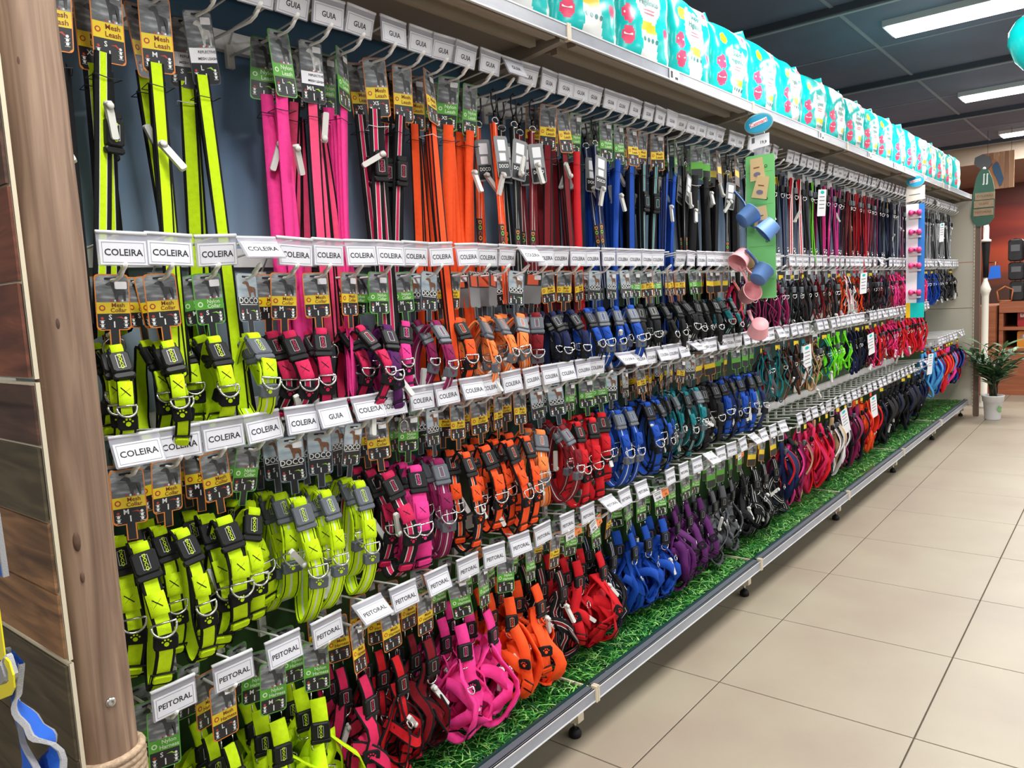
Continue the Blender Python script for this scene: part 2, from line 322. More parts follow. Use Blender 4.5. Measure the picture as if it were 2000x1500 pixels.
for i in range(6):
    x0, x1 = MX[i], MX[i + 1]; xc = (x0 + x1) / 2; w = x1 - x0
    t = thing('gondola_unit', '%s gondola bay from the wooden post, with grass-lined base shelf and top shelf' % leg_ord[i], 'shelf unit', (xc, PY, 0), group='gondola bays along the aisle')
    y = lambda Y: Y - PY
    b = MB(); b.box((0, 0.02, 1.12), (w - 0.004, 0.04, 1.95), panel_print); b.obj('back_panel', t)
    b = MB(); b.box((0, y(1.4325), 0.142), (w - 0.004, 0.37, 0.016), grass_base); b.obj('base_shelf', t)
    gm = link('grass_print', grass(-w / 2, w / 2, 40 + i, 3400 if i < 3 else 1800), t, (0, -PY, 0)); gm['kind'] = 'stuff'
    b = MB(); b.box((0, y(1.2455), 0.139), (w - 0.016, 0.006, 0.04), rail_m)
    b.box((0, y(1.2440), 0.1215), (w - 0.016, 0.006, 0.004), clear_edge); b.box((0, y(1.2440), 0.1575), (w - 0.016, 0.006, 0.003), clear_edge); b.box((0, y(1.262), 0.1595), (w - 0.016, 0.02, 0.003), GRYPL)
    b.box((0, y(1.276), 0.160), (w - 0.016, 0.006, 0.014), glass_edge); b.obj('price_rail', t)
    for sx in (-1, 1):
        b = MB(); b.box((sx * (w / 2 - 0.005), y(1.247), 0.142), (0.008, 0.02, 0.05), CREAM); b.obj('rail_end', t)
    b = MB(); b.box((w / 2 - 0.004, y(1.44), 0.1545), (0.007, 0.34, 0.007), CREAM); b.obj('seam_strip', t)
    for sx in ((-1, 1) if i == 0 else (1,)):
        b = MB(); lx = sx * w / 2 - 0.035
        b.prism([(-0.16, 0.05), (0.12, 0.045), (0.16, 0.055), (0.16, 0.13), (-0.16, 0.13)], -0.015, 0.015, CREAM, Matrix.Translation((lx, y(1.44), 0)) @ Matrix.Rotation(-PI / 2, 4, 'Z'))
        for k in (-1, 1): b.box((lx + k * 0.005, y(1.2795), 0.095), (0.003, 0.002, 0.022), INK)
        lg = b.obj('leg', t)
        b = MB(); b.lathe([(0.017, 0.0), (0.02, 0.004), (0.02, 0.016), (0.015, 0.024), (0.012, 0.027)], BLKPL, 14, Matrix.Translation((lx, y(1.305), 0))); b.lathe([(0.006, 0.026), (0.006, 0.06)], CHROME, 8, Matrix.Translation((lx, y(1.305), 0))); b.obj('foot', lg)
    # top shelf
    b = MB(); b.box((0, y(1.4325), 2.062), (w - 0.004, 0.37, 0.012), shelf_m)
    for yy, hh, dd in ((1.268, 0.016, 0.03), (1.33, 0.022, 0.022), (1.352, 0.012, 0.02), (1.57, 0.016, 0.03)): b.box((0, y(yy), 2.056 - hh / 2), (w - 0.10, dd, hh), rib_m)
    b.obj('top_shelf', t)
    b = MB(); b.box((0, y(1.2455), 2.064), (w - 0.016, 0.006, 0.034), rail_m)
    b.box((0, y(1.2440), 2.0455), (w - 0.016, 0.008, 0.004), clear_edge); b.box((0, y(1.2440), 2.0815), (w - 0.016, 0.006, 0.004), clear_edge); b.obj('price_rail', t)
    for sx in (-1, 1):
        b = MB(); b.box((sx * (w / 2 - 0.004), y(1.247), 2.064), (0.007, 0.018, 0.046), CREAM); b.obj('rail_end', t)
    b = MB(); b.prism([(-0.185, 1.985), (0.182, 2.035), (0.182, 2.056), (-0.185, 2.056)], -0.012, 0.012, shelf_m, Matrix.Translation((w / 2 - 0.02, y(1.4325), 0)) @ Matrix.Rotation(-PI / 2, 4, 'Z')); b.obj('bracket', t)
    for lv, z in enumerate(LEVEL_Z):
        if i == 5 and lv == 2: continue
        if i == 5 and lv == 3: z = 0.82
        b = MB(); b.box((0, -0.012, z), (w - 0.01, 0.02, 0.042), ENAMEL); b.obj('hook_rail', t)
# price stickers on the top shelf rail
for k, x in enumerate((2.46, 4.02, 4.9, 5.5, 6.4, 7.3)):
    b = MB(); b.box((0, 0, 0), (0.07, 0.002, 0.04), WHITEC); b.box((-0.02, -0.0012, 0.0), (0.014, 0.001, 0.022), INK); b.box((0.014, -0.0012, -0.008), (0.02, 0.001, 0.008), INK)
    tag(b.obj('price_sticker', None, (x, 1.2395, 2.062)), 'white price sticker on the top shelf edge, %s from the left' % ordinal(k + 1), 'sticker', 'price stickers on the top shelf')
# far end wall of the gondola: three cream boards
t = thing('end_panel', 'cream steel end panel closing the far end of the gondola', 'panel', (8.41, 1.425, 0))
for z0, z1 in ((0.10, 0.60), (0.605, 1.03), (1.035, 1.46), (1.465, 2.03)):
    b = MB(); b.box((0, 0, (z0 + z1) / 2), (0.03, 0.42, z1 - z0), mat('end_panel_cream', (190, 184, 168), 0.5)); b.obj('panel', t)
b = MB(); b.box((0.0, -0.24, 1.03), (0.05, 0.045, 2.06), mat('brown_upright', (104, 84, 72), 0.6)); b.obj('upright', t)
b = MB(); b.box((-0.012, -0.215, 1.03), (0.05, 0.006, 2.06), CREAM)
for k in range(60): b.box((-0.0375, -0.215, 0.1 + k * 0.033), (0.002, 0.003, 0.016), INK)
b.obj('slotted_strip', t)

# wooden end at the near side: post and plank boards
def wood(name, dark, light, sc, rough=0.7):
    return ramp_mat(name, [(0.28, dark), (0.5, tuple((a + c) // 2 for a, c in zip(dark, light))), (0.72, light)], rough, sc, 3.0, 8, 1.2)
post_m = wood('weathered_post_wood', (108, 84, 68), (164, 138, 116), (16, 16, 0.9)); 
t = thing('wooden_post', 'round weathered wooden post with a bolt and jute wrapping, near left', 'post', (0.462, 1.235, 0))
b = MB(); prof = []
r_ = random.Random(5)
for k in range(34):
    z = 2.5 * k / 33; prof.append((0.041 + 0.0016 * math.sin(z * 5.1) + r_.uniform(-0.0006, 0.0006), z))
b.lathe(prof, post_m, 26); b.obj('shaft', t)
knot = mat('knot_wood', (92, 68, 54), 0.8, noise=0.3, nscale=60)
for z, an, s in ((1.70, 232, 0.8), (1.655, 238, 0.55), (1.34, 246, 0.7), (1.02, 233, 0.9), (0.965, 236, 0.5)):
    b = MB(); a = math.radians(an); b.lathe([(0.0005, 0.0016), (0.003 * s, 0.0012), (0.0055 * s, 0.0), (0.006 * s, -0.003)], knot, 12, Matrix.Translation((0.0405 * math.cos(a), 0.0405 * math.sin(a), z)) @ Matrix.Rotation(a, 4, 'Z') @ Matrix.Rotation(PI / 2, 4, 'Y') @ Matrix.Scale(3.0, 4, (1, 0, 0)))
    b.obj('knot', t)
b = MB(); a = math.radians(262); b.lathe([(0.0076, 0.0), (0.0072, 0.002), (0.004, 0.0034), (0.002, 0.0022)], CHROME, 16, Matrix.Translation((0.0405 * math.cos(a), 0.0405 * math.sin(a), 0.765)) @ Matrix.Rotation(a, 4, 'Z') @ Matrix.Rotation(PI / 2, 4, 'Y')); b.obj('bolt', t)
jute = mat('jute_rope', (176, 152, 126), 0.95, noise=0.25, nscale=140, bump=0.8, bscale=300)
for k in range(9):
    b = MB(); b.tube([(0.0455 * math.cos(2 * PI * q / 20), 0.0455 * math.sin(2 * PI * q / 20), 0.668 - 0.011 * k + 0.004 * math.sin(2 * PI * q / 20 + 2.2)) for q in range(20)], 0.0066, jute, 7, True); b.obj('jute_rope', t)
t = thing('plank_board', 'dark wood plank end board with cream edge, left of the post', 'panel', (0.41, 1.188, 0))
pw = [wood('plank_wood_%d' % k, d_, l_, (1.2, 1.1, 11)) for k, (d_, l_) in enumerate((((50, 32, 26), (98, 66, 54)), ((70, 38, 28), (140, 80, 58)), ((78, 54, 36), (166, 122, 82)), ((50, 42, 30), (96, 84, 58))))]
z = 0.0; k = 0; seams = [0.852, 1.262]
edges = [0.0, 0.2, 0.36, 0.55, 0.70, 0.848, 0.856, 0.955, 1.06, 1.17, 1.258, 1.266, 1.40, 1.53, 1.66, 1.80, 1.95, 2.1, 2.3, 2.5]
cols = [3, 0, 3, 3, 3, None, 2, 2, 3, 0, None, 1, 1, 0, 0, 1, 0, 0, 1]
for k in range(len(edges) - 1):
    if cols[k] is None: continue
    b = MB(); b.box((-0.009 - 0.001 * (k % 3), 0.3, (edges[k] + edges[k + 1]) / 2), (0.004, 0.596, edges[k + 1] - edges[k] - 0.004), pw[cols[k]]); b.obj('plank', t)
b = MB()
for z0, z1 in ((0.0, 0.85), (0.855, 1.26), (1.265, 2.5)): b.box((-0.004, 0.298, (z0 + z1) / 2), (0.006, 0.6, z1 - z0), CREAM); b.box((-0.005, -0.0015, (z0 + z1) / 2), (0.004, 0.003, z1 - z0), CREAM)
b.obj('board_core', t)

# ================================================================== hooks with price labels
OR = (222, 132, 52); GR = (92, 172, 66); DG = (70, 72, 76); BG = (112, 128, 142)
card_mats = dict(mesh=mat('card_orange_edge', OR, 0.4), nylon=mat('card_green_edge', GR, 0.4), refl=mat('card_dark_edge', DG, 0.4), doco=mat('card_bluegrey_edge', BG, 0.4), grey=mat('card_grey', (128, 130, 132), 0.4))
band_mats = dict(mesh=mat('band_yellow', (232, 202, 30), 0.4), nylon=mat('band_green', (86, 164, 48), 0.4), refl=WHITEC, doco=mat('band_charcoal', (38, 40, 44), 0.4), grey=mat('band_charcoal', (38, 40, 44), 0.4))
photo_m = ramp_mat('dog_photo_field', [(0.3, (62, 66, 68)), (0.5, (112, 116, 120)), (0.72, (176, 180, 184))], 0.35, (1, 1, 4), 26, 5); photo_sky = ramp_mat('dog_photo_sky', [(0.3, (132, 158, 178)), (0.6, (190, 202, 208))], 0.35, (1, 1, 4), 18, 4)
dogm = mat('dog_print_grey', (58, 60, 62), 0.4, noise=0.35, nscale=120); dogb = mat('dog_print_brown', (126, 84, 56), 0.4, noise=0.3, nscale=120); dogw = mat('dog_print_white', (196, 198, 196), 0.4, noise=0.3, nscale=120)
cardblk = mat('card_black', (28, 29, 33), 0.35); txtbrown = mat('print_brown', (122, 52, 20), 0.5); txtwhite = mat('print_white', (232, 234, 232), 0.5); txtgreen = mat('print_pale_green', (214, 238, 200), 0.5); icr = mat('print_red', (180, 60, 44), 0.5); txtlime = mat('print_lime', (150, 210, 60), 0.5); txtorange = mat('print_orange', (238, 150, 40), 0.5)
stick_o = mat('sticker_orange', (250, 146, 78), 0.5); stick_y = mat('sticker_yellow', (238, 206, 40), 0.5)

DOG = [(-0.42, 0.30), (-0.36, 0.38), (-0.22, 0.46), (-0.10, 0.44), (0.0, 0.34), (0.04, 0.16), (0.22, 0.12), (0.38, 0.10), (0.44, -0.02), (0.42, -0.5), (0.34, -0.5), (0.32, -0.2), (0.12, -0.24), (0.08, -0.5), (-0.02, -0.5), (-0.06, -0.14), (-0.12, 0.10), (-0.18, 0.24), (-0.30, 0.26)]
def tri_fan(pts):  # concave outlines: triangulate with bmesh
    bm = bmesh.new(); vs = [bm.verts.new((p[0], 0, p[1])) for p in pts]; f = bm.faces.new(vs); r = bmesh.ops.triangulate(bm, faces=[f]); bm.verts.index_update()
    out = [tuple(v.index for v in q.verts) for q in bm.faces]; bm.free(); return out
DOGF = tri_fan(DOG)
def dog(mb, x, z, w, h, y, m): mb.add([(x + p[0] * w, y, z + p[1] * h) for p in DOG], DOGF, m)
def paw(mb, x, z, r, y, m, T=None):
    mb.poly(list(reversed(disc(x, z - 0.2 * r, 0.55 * r, 8))), y, m, T)
    for k in range(4):
        a = math.radians(30 + 40 * k); mb.poly(list(reversed(disc(x + r * math.cos(a), z - 0.1 * r + r * math.sin(a), 0.24 * r, 6))), y, m, T)

def tag_mesh(style, word, size, H, neck, detail, sticker, W=0.056):
    mb = MB(); w = W / 2; y = 0.0
    ed = card_mats[style]; out = rrect(-w, w, -H, 0.0, 0.007, 3)
    mb.prism(out, 0.0005, -0.0005, ed)
    if neck:
        mb.prism([(-0.0085, -H + 0.001), (-0.0085, -H - neck), (0.0085, -H - neck), (0.0085, -H + 0.001)], 0.0004, -0.0004, ed); mb.poly([(0.0065, -H + 0.002), (-0.0065, -H + 0.002), (-0.0065, -H - neck + 0.001), (0.0065, -H - neck + 0.001)][::-1], -0.0007, cardblk)
    def rect(x0, x1, z0, z1, m, d): mb.poly([(x0, z0), (x1, z0), (x1, z1), (x0, z1)], d, m)
    i = 0.0018
    def panel(z0, z1, m, d=-0.0008): rect(-w + i, w - i, z0, z1, m, d)
    def inner(z0, z1, m, top=False, bot=False):
        r = 0.0055; o = [(-w + i, z0), (w - i, z0), (w - i, z1), (-w + i, z1)]
        if bot: o = [(-w + i + r, z0), (w - i - r, z0), (w - i, z0 + r), (w - i, z1), (-w + i, z1), (-w + i, z0 + r)]
        if top: o = [(-w + i, z0), (w - i, z0), (w - i, z1 - r), (w - i - r, z1), (-w + i + r, z1), (-w + i, z1 - r)]
        mb.poly(o, -0.0008, m)
    zb = -H * 0.70; zt = -H * 0.50
    if style == 'grey':
        inner(-H + i, -H * 0.45, card_mats['grey'], bot=True); inner(-H * 0.45, -i, band_mats['doco'], top=True); rect(-w * 0.6, w * 0.6, -H * 0.42, -H * 0.12, mat('sticker_coral', (226, 96, 60), 0.5), -0.001)
        if detail: mb.text('DOCO', 0.0125, 0, -H * 0.06, -0.0011, txtwhite)
    elif style == 'doco':
        inner(zt, -i, photo_sky, top=True); inner(-H + i, zt, cardblk, bot=True)
        dog(mb, 0.004, -H * 0.32, 0.040, H * 0.34, -0.0011, dogb)
        if detail:
            mb.text('DOCO', 0.0165, 0, -H * 0.57, -0.0012, txtwhite); rect(-w * 0.8, w * 0.8, -H * 0.655, -H * 0.64, txtwhite, -0.0012)
    else:
        inner(zt, -i, photo_m, top=True); panel(zb, zt, band_mats[style]); inner(-H + i, zb, cardblk, bot=True)
        dog(mb, 0.005, -H * 0.30, 0.038, H * 0.36, -0.0011, dogm if style != 'refl' else dogw)
        if detail:
            tc = {'mesh': txtbrown, 'nylon': txtgreen, 'refl': INK}[style]; a, bb = {'mesh': ('Mesh', word), 'nylon': ('Nylon', word), 'refl': ('REFLECTIVE', 'MESH ' + word.upper())}[style]
            zz = (zb + zt) / 2; sz = min(0.0125, H * 0.105) if style != 'refl' else 0.0068; hx = 0.008
            if len(word) > 6 and style != 'refl': sz *= 0.9
            mb.text(a, sz, hx, zz + H * 0.045, -0.0012, tc); mb.text(bb, sz, hx, zz - H * 0.045, -0.0012, tc)
            if style != 'refl': mb.poly(list(reversed(disc(-w + 0.010, zz, 0.0052))), -0.0012, {'mesh': icr, 'nylon': txtgreen}[style]); mb.poly(list(reversed(disc(-w + 0.010, zz, 0.003))), -0.0013, band_mats[style])
            for k, mm in enumerate((icr, txtwhite, icr, txtwhite)): rect(-0.004 + 0.006 * k, -0.001 + 0.006 * k, zt + 0.001, zt + 0.0045, mm, -0.0012)
    if detail:
        z0 = -H * 0.85
        if style != 'grey':
            mb.text(size, 0.0125, -0.006, -H * 0.77 if style != 'doco' else -H * 0.79, -0.0012, txtwhite)
            mb.add([(0.002, -0.0012, -H * 0.775), (0.012, -0.0012, -H * 0.755), (0.018, -0.0012, -H * 0.80), (0.015, -0.0012, -H * 0.80), (0.010, -0.0012, -H * 0.775)], [(0, 1, 2, 3, 4)], icr if style == 'mesh' else txtlime)
            rect(-0.001, 0.0012, -H * 0.95, -H * 0.84, txtwhite, -0.0012)
            for sx in (-1, 1):
                for k in range(3):
                    xx = sx * (w - 0.009); mb.poly(list(reversed(disc(xx, z0 - 0.0 - 0.0065 * (k - 1), 0.0026, 8))), -0.0012, (icr if sx < 0 and k == 0 else txtwhite))
                    rect(xx - 0.004, xx + 0.004, z0 - 0.0065 * (k - 1) - 0.0042, z0 - 0.0065 * (k - 1) - 0.0035, txtwhite, -0.0012)
        mb.poly(rrect(-0.012, 0.012, -0.010, -0.006, 0.0019, 2), -0.0012, INK)
    if sticker == 1: mb.poly(rrect(0.004, w - 0.004, -0.026, -0.013, 0.002, 2), -0.0014, WHITEC)
    if sticker == 2:
        T = Matrix.Translation((0.002, -0.0022, -H * 0.30)) @ Matrix.Rotation(-0.24, 4, 'Y'); rr = lambda x0, x1, z0, z1, m, d: mb.poly([(x0, z0), (x1, z0), (x1, z1), (x0, z1)], d, m, T)
        rr(-0.036, 0.006, -0.018, 0.018, WHITEC, 0); rr(0.006, 0.040, -0.016, 0.020, stick_o, -0.0001)
        pr = rnd.choice(('93,50', '79,90', '70,90', '79,90')); mb.text(pr, 0.0115, -0.014, -0.010, -0.0004, INK, T); mb.text(rnd.choice(('79,', '60,', '60,')), 0.011, 0.026, -0.008, -0.0004, txtbrown, T)
        for k in range(2): rr(-0.030, 0.002, 0.004 + 0.006 * k, 0.006 + 0.006 * k, GRYPL, -0.0004); rr(0.010, 0.036, 0.006 + 0.006 * k, 0.008 + 0.006 * k, txtbrown, -0.0004)
    return mb.mesh('tag')
TAGS = {}
def get_tag(*a):
    if a not in TAGS: TAGS[a] = tag_mesh(*a)
    return TAGS[a]

# hook meshes
hp = MB(); hp.box((0, -0.004, 0.0), (0.018, 0.010, 0.05), WHITEPL); clip_me = hp.mesh('clip')
def prong_mesh(L):
    b = MB(); b.tube([(0, 0, 0), (0, -L * 0.5, 0), (0, -L + 0.02, 0.0), (0, -L, 0.006), (0, -L - 0.016, 0.02)], 0.0031, ENAMEL, 7); me = b.mesh('prong')
    c = MB(); c.tube([(0, -L + 0.004, 0.0085), (0, -L - 0.016, 0.0205), (0, -L - 0.022, 0.0255)], [0.0042, 0.0046, 0.003], WHITEPL, 8); d = MB()
    d.tube([(0, 0, 0.018), (0, -0.03, 0.055), (0, -L + 0.005, 0.073), (0, -L - 0.014, 0.073)], 0.0024, ENAMEL, 6); return me, c.mesh('tip_cap'), d.mesh('label_arm')
PR = {L: prong_mesh(L) for L in (0.242, 0.31)}
def holder_mesh():
    b = MB(); b.prism(rrect(-0.042, 0.042, -0.052, 0.004, 0.002, 1), 0.0012, -0.0012, CLEAR); b.tube([(-0.042, 0, 0.004), (0.042, 0, 0.004)], 0.0036, mat('holder_rod', (214, 216, 222), 0.25), 8); return b.mesh('label_holder')
def lcard_mesh(word):
    b = MB(); b.prism([(-0.039, -0.050), (0.039, -0.050), (0.039, -0.009), (-0.039, -0.009)], 0.0004, -0.0004, mat('label_paper', (214, 215, 222), 0.6))
    def rect(x0, x1, z0, z1): b.poly([(x0, z0), (x1, z0), (x1, z1), (x0, z1)], -0.0007, INK)
    q = 0.00055
    rect(-0.035, 0.035, -0.0465, -0.0465 + q); rect(-0.035, 0.035, -0.0125 - q, -0.0125); rect(-0.035, -0.035 + q, -0.0465, -0.0125); rect(0.035 - q, 0.035, -0.0465, -0.0125)
    b.text(word, 0.0158 if len(word) < 8 else 0.0145, 0, -0.0297, -0.0007, INK); return b.mesh('label_card')
HOLD = holder_mesh(); LC = {w: lcard_mesh(w) for w in ('GUIA', 'COLEIRA', 'PEITORAL')}
ROWN = ['top row', 'second row', 'third row', 'bottom row']
def hook(lv, n, x, z, L, word):
    t = thing('display_hook', 'white wire display hook with %s price label, %s from the wooden post, %s' % ({'GUIA': 'GUIA', 'COLEIRA': 'COLEIRA', 'PEITORAL': 'PEITORAL'}.get(word, 'no'), ordinal(n), ROWN[lv]), 'hook', (x, PY - 0.022, z), group='display hooks on the ' + ROWN[lv])
    link('clip', clip_me, t); p, c, a = PR[L]; pr = link('prong', p, t); link('tip_cap', c, pr); link('label_arm', a, t)
    if word:
        tilt = {0: rnd.gauss(0.22, 0.08), 1: rnd.gauss(0.03, 0.07), 2: rnd.gauss(-0.14, 0.12), 3: rnd.gauss(-0.16, 0.10)}[lv]
        if rnd.random() < 0.07: tilt -= 0.7
        h = link('label_holder', HOLD, t, (0, -L - 0.016, 0.073), (tilt, rnd.gauss(0, 0.02), rnd.gauss(0, 0.05))); link('label_card', LC[word], h, (0, -0.0019, 0))
    return t

# ================================================================== products
def bands(c, style):
    f = fab(c)
    if style == 'mesh': return [(0.14, BLKFAB), (0.86, f), (1.0, BLKFAB)]
    if style == 'pad': return [(0.27, BLKFAB), (0.31, SILVERLINE), (0.69, f), (0.73, SILVERLINE), (1.0, BLKFAB)]
    if style == 'refl': return [(0.10, f), (0.16, BLKFAB), (0.42, f), (0.47, SILVERLINE), (0.53, SILVERLINE), (0.58, f), (0.84, f), (0.90, BLKFAB), (1.0, f)]
    if style == 'dark': return [(0.30, BLKFAB), (0.36, SILVERLINE), (0.64, f), (0.70, SILVERLINE), (1.0, BLKFAB)]
    return [(1.0, f)]
def logo(b, T, c, w, h):
    """framed DOCO plate on the front (-Y) of a buckle"""
    for x0, x1, z0, z1 in ((-w / 2, w / 2, -h / 2, -h / 2 + 0.0007), (-w / 2, w / 2, h / 2 - 0.0007, h / 2), (-w / 2, -w / 2 + 0.0007, -h / 2, h / 2), (w / 2 - 0.0007, w / 2, -h / 2, h / 2)):
        b.poly([(x0, z0), (x1, z0), (x1, z1), (x0, z1)], -0.0001, SILVERLINE, T)
    b.text('DOCO', w * 0.62, 0, 0, -0.0002, fab(c), T, rot=-PI / 2, sx=h / w * 0.62)
def dring(b, T, r, m=CHROME, th=0.0021):
    pts = [(r * math.cos(a), 0, -abs(r * 1.0 * math.sin(a))) for a in [PI * k / 12 for k in range(13)]]
    b.tube([(p[0], p[1] - 0.0, p[2]) for p in pts] + [(-r, 0, 0.004), (r, 0, 0.004)], th, m, 6, True, T)
def snap(b, T, m=CHROME):
    b.tube([(0, 0, 0.0), (0, 0, -0.012)], 0.003, m, 8, T=T); b.tube([(0.005 * math.cos(a), 0, 0.004 + 0.005 * math.sin(a)) for a in [2 * PI * k / 10 for k in range(10)]], 0.0013, m, 5, True, T)
    b.tube([(0, 0, -0.012), (0.007, 0, -0.018), (0.0085, 0, -0.028), (0.004, 0, -0.036), (-0.003, 0, -0.036), (-0.0065, 0, -0.030), (-0.0065, 0, -0.020), (0, 0, -0.014)], 0.0017, m, 6, False, T)
def teardrop(a, z0, z1, n=26, skew=0.0, x=0.0, wob=0.0, ph=0.0):
    out = []
    for k in range(n):
        t = 2 * PI * k / n; u = (1 - math.cos(t)) / 2      # 0 top .. 1 bottom
        out.append(Vector((x + skew * math.sin(PI * u) + wob * math.sin(2 * t + ph) * math.sin(PI * u) + wob * 0.6 * math.sin(5 * t + 2 * ph) * math.sin(PI * u), wob * 0.9 * math.sin(3 * t + 1.7 * ph) * math.sin(PI * u) - a * math.sin(t) * (0.35 + 0.65 * math.sin(PI * min(1, u * 0.62 + 0.05))), z0 + (z1 - z0) * u)))
    return out
def frame_at(path, u, closed=True, wd=Vector((1, 0, 0))):
    n = len(path); f = u * n; i = int(f) % n; j = (i + 1) % n; q = f - int(f); p = path[i].lerp(path[j], q); t = (path[i] - path[j]).normalized()   # up the strap
    x = (wd - t * wd.dot(t)).normalized(); yv = t.cross(x); M = Matrix.Identity(4)
    for r in range(3): M[r][0] = x[r]; M[r][1] = yv[r]; M[r][2] = t[r]; M[r][3] = p[r]
    return M
SEC = MB(); SEC.tube([(0, 0, 0.0), (0, 0, 0.006)], [0.0082, 0.0066], TAGPL, 10); SEC.prism(rrect(-0.0062, 0.0062, -0.058, 0.004, 0.003, 2), 0.0045, -0.0045, TAGPL); SEC.tube([(0, -0.006, -0.002), (0, -0.010, -0.002)], [0.0075, 0.005], TAGPL, 10)
SEC_ME = SEC.mesh('security_tag')

CACHE = {}
def leash_parts(c, style, var, tagH):
    k = ('L', c, style, var)
    if k in CACHE: return CACHE[k]
    r = random.Random(sum(map(ord, style)) % 97 + var * 7 + sum(map(ord, c))); parts = []
    w = 0.028 if style in ('pad', 'dark') else 0.027 + 0.004 * (var % 2); b = MB(); bd = bands(c, style); top = -tagH + 0.022; ns = 3 if var % 2 else 4
    L = r.uniform(0.52, 0.74) if style != 'pad' else r.uniform(0.42, 0.5)
    pts = []; wd = []; xt = 0.0
    for s in range(ns):
        xb = (s - (ns - 1) / 2) * r.uniform(0.010, 0.018) + r.uniform(-.006, .006); xt = xb * 0.3; ys = -0.0035 + 0.0125 * s; tw = r.uniform(-0.35, 0.35); bow = r.uniform(-0.006, 0.006)
        rng = [q / 9 for q in range(10)]
        if s % 2: rng = rng[::-1]
        for u in rng:
            z = (top if s == 0 else top - 0.028) * (1 - u) + (top - L + 0.02 * (s % 2)) * u; pts.append(Vector((xt + (xb - xt) * u + bow * math.sin(PI * u), ys + 0.004 * math.sin(PI * u), z))); a = tw * math.sin(PI * u * 0.8); wd.append(Vector((math.cos(a), math.sin(a), 0)))
    b.ribbon(pts, wd, w, 0.0022 if style in ('plain', 'mesh') else 0.0042, bd); parts.append(('strap', b.mesh('strap'), None))
    b = MB(); b.tube([(-0.024, -0.008, top - 0.04), (0.0, -0.0085, top - 0.043), (0.024, -0.007, top - 0.04), (0.022, 0.034, top - 0.04), (-0.022, 0.034, top - 0.04)], 0.0009, WHITEPL if var % 2 else INK, 5, True); parts.append(('binding_tie', b.mesh('binding_tie'), None))
    if style in ('pad', 'dark'):
        b = MB(); T = Matrix.Translation((0.004 - 0.006 * var, -0.010, top - 0.135)); b.box((0, 0, 0), (0.031, 0.013, 0.048), BLKPL, T, 0.004); b.box((0, 0.001, 0.03), (0.027, 0.008, 0.014), BLKPL, T, 0.003); b.box((0, 0.001, -0.03), (0.034, 0.010, 0.012), BLKPL, T, 0.003); logo(b, T @ Matrix.Translation((0, -0.0066, 0)), c, 0.014, 0.028); parts.append(('buckle', b.mesh('buckle'), None))
    b = MB(); snap(b, Matrix.Translation((0.012 * (1 if var % 2 else -1), 0.004, top - L + 0.012)) @ Matrix.Scale(1.3, 4)); parts.append(('snap_hook', b.mesh('snap_hook'), None))
    CACHE[k] = parts; return parts
def rope_parts(c, var):
    k = ('R', c, var)
    if k in CACHE: return CACHE[k]
    r = random.Random(var * 5 + sum(map(ord, c))); parts = []
    b = MB(); b.tube([(0.0, 0, 0.008), (0.011, 0, 0.0), (0.012, 0, -0.03), (0.004, 0, -0.05), (-0.004, 0, -0.05), (-0.010, 0, -0.03), (-0.009, 0, 0.0)], 0.0026, GUN, 7, True); b.tube([(0, 0, -0.05), (0, 0, -0.066)], 0.005, GUN, 8); b.tube([(0.013 * math.cos(q), 0, -0.076 + 0.009 * math.sin(q)) for q in [2 * PI * i / 12 for i in range(12)]], 0.002, CHROME, 6, True); parts.append(('carabiner', b.mesh('carabiner'), None))
    b = MB(); L = r.uniform(0.46, 0.54); xs = (-0.016, 0.016)
    for s in range(2):
        pts = [Vector((xs[s] * (0.2 + 0.8 * u), 0.010 * s, -0.082 - L * u)) for u in [q / 10 for q in range(11)]]; b.ribbon(pts, Vector((1, 0.3 * (-1) ** s, 0)), 0.021, 0.004, bands(c, 'refl'))
    parts.append(('strap', b.mesh('strap'), None))
    b = MB(); T = Matrix.Translation((xs[0] * 0.75, -0.004, -0.082 - L * 0.62)); b.box((0, 0, 0), (0.021, 0.003, 0.066), cardblk, T); 
    for k2, (ch, mm) in enumerate(zip('DOCO', (txtorange, txtlime, icr, txtorange))): b.text(ch, 0.017, 0, 0.022 - 0.0148 * k2, -0.0019, mm, T, rot=-PI / 2)
    parts.append(('logo_patch', b.mesh('logo_patch'), None))
    b = MB(); T = Matrix.Translation((0.004, -0.012, -0.16)) @ Matrix.Rotation(r.uniform(-.3, .3), 4, 'Y'); b.prism(rrect(-0.03, 0.03, -0.075, 0.04, 0.008, 3), 0.0006, -0.0006, card_mats['grey'], T); b.poly([(-0.026, -0.07), (0.026, -0.07), (0.026, -0.03), (-0.026, -0.03)], -0.0009, cardblk, T); b.poly(rrect(-0.016, 0.018, 0.0, 0.030, 0.002, 2), -0.0010, WHITEC, T); b.poly(rrect(-0.014, 0.014, -0.027, -0.006, 0.002, 2), -0.0010, WHITEC, T); b.text('DOCO', 0.014, 0, -0.042, -0.0012, txtwhite, T); parts.append(('swing_card', b.mesh('swing_card'), None))
    CACHE[k] = parts; return parts
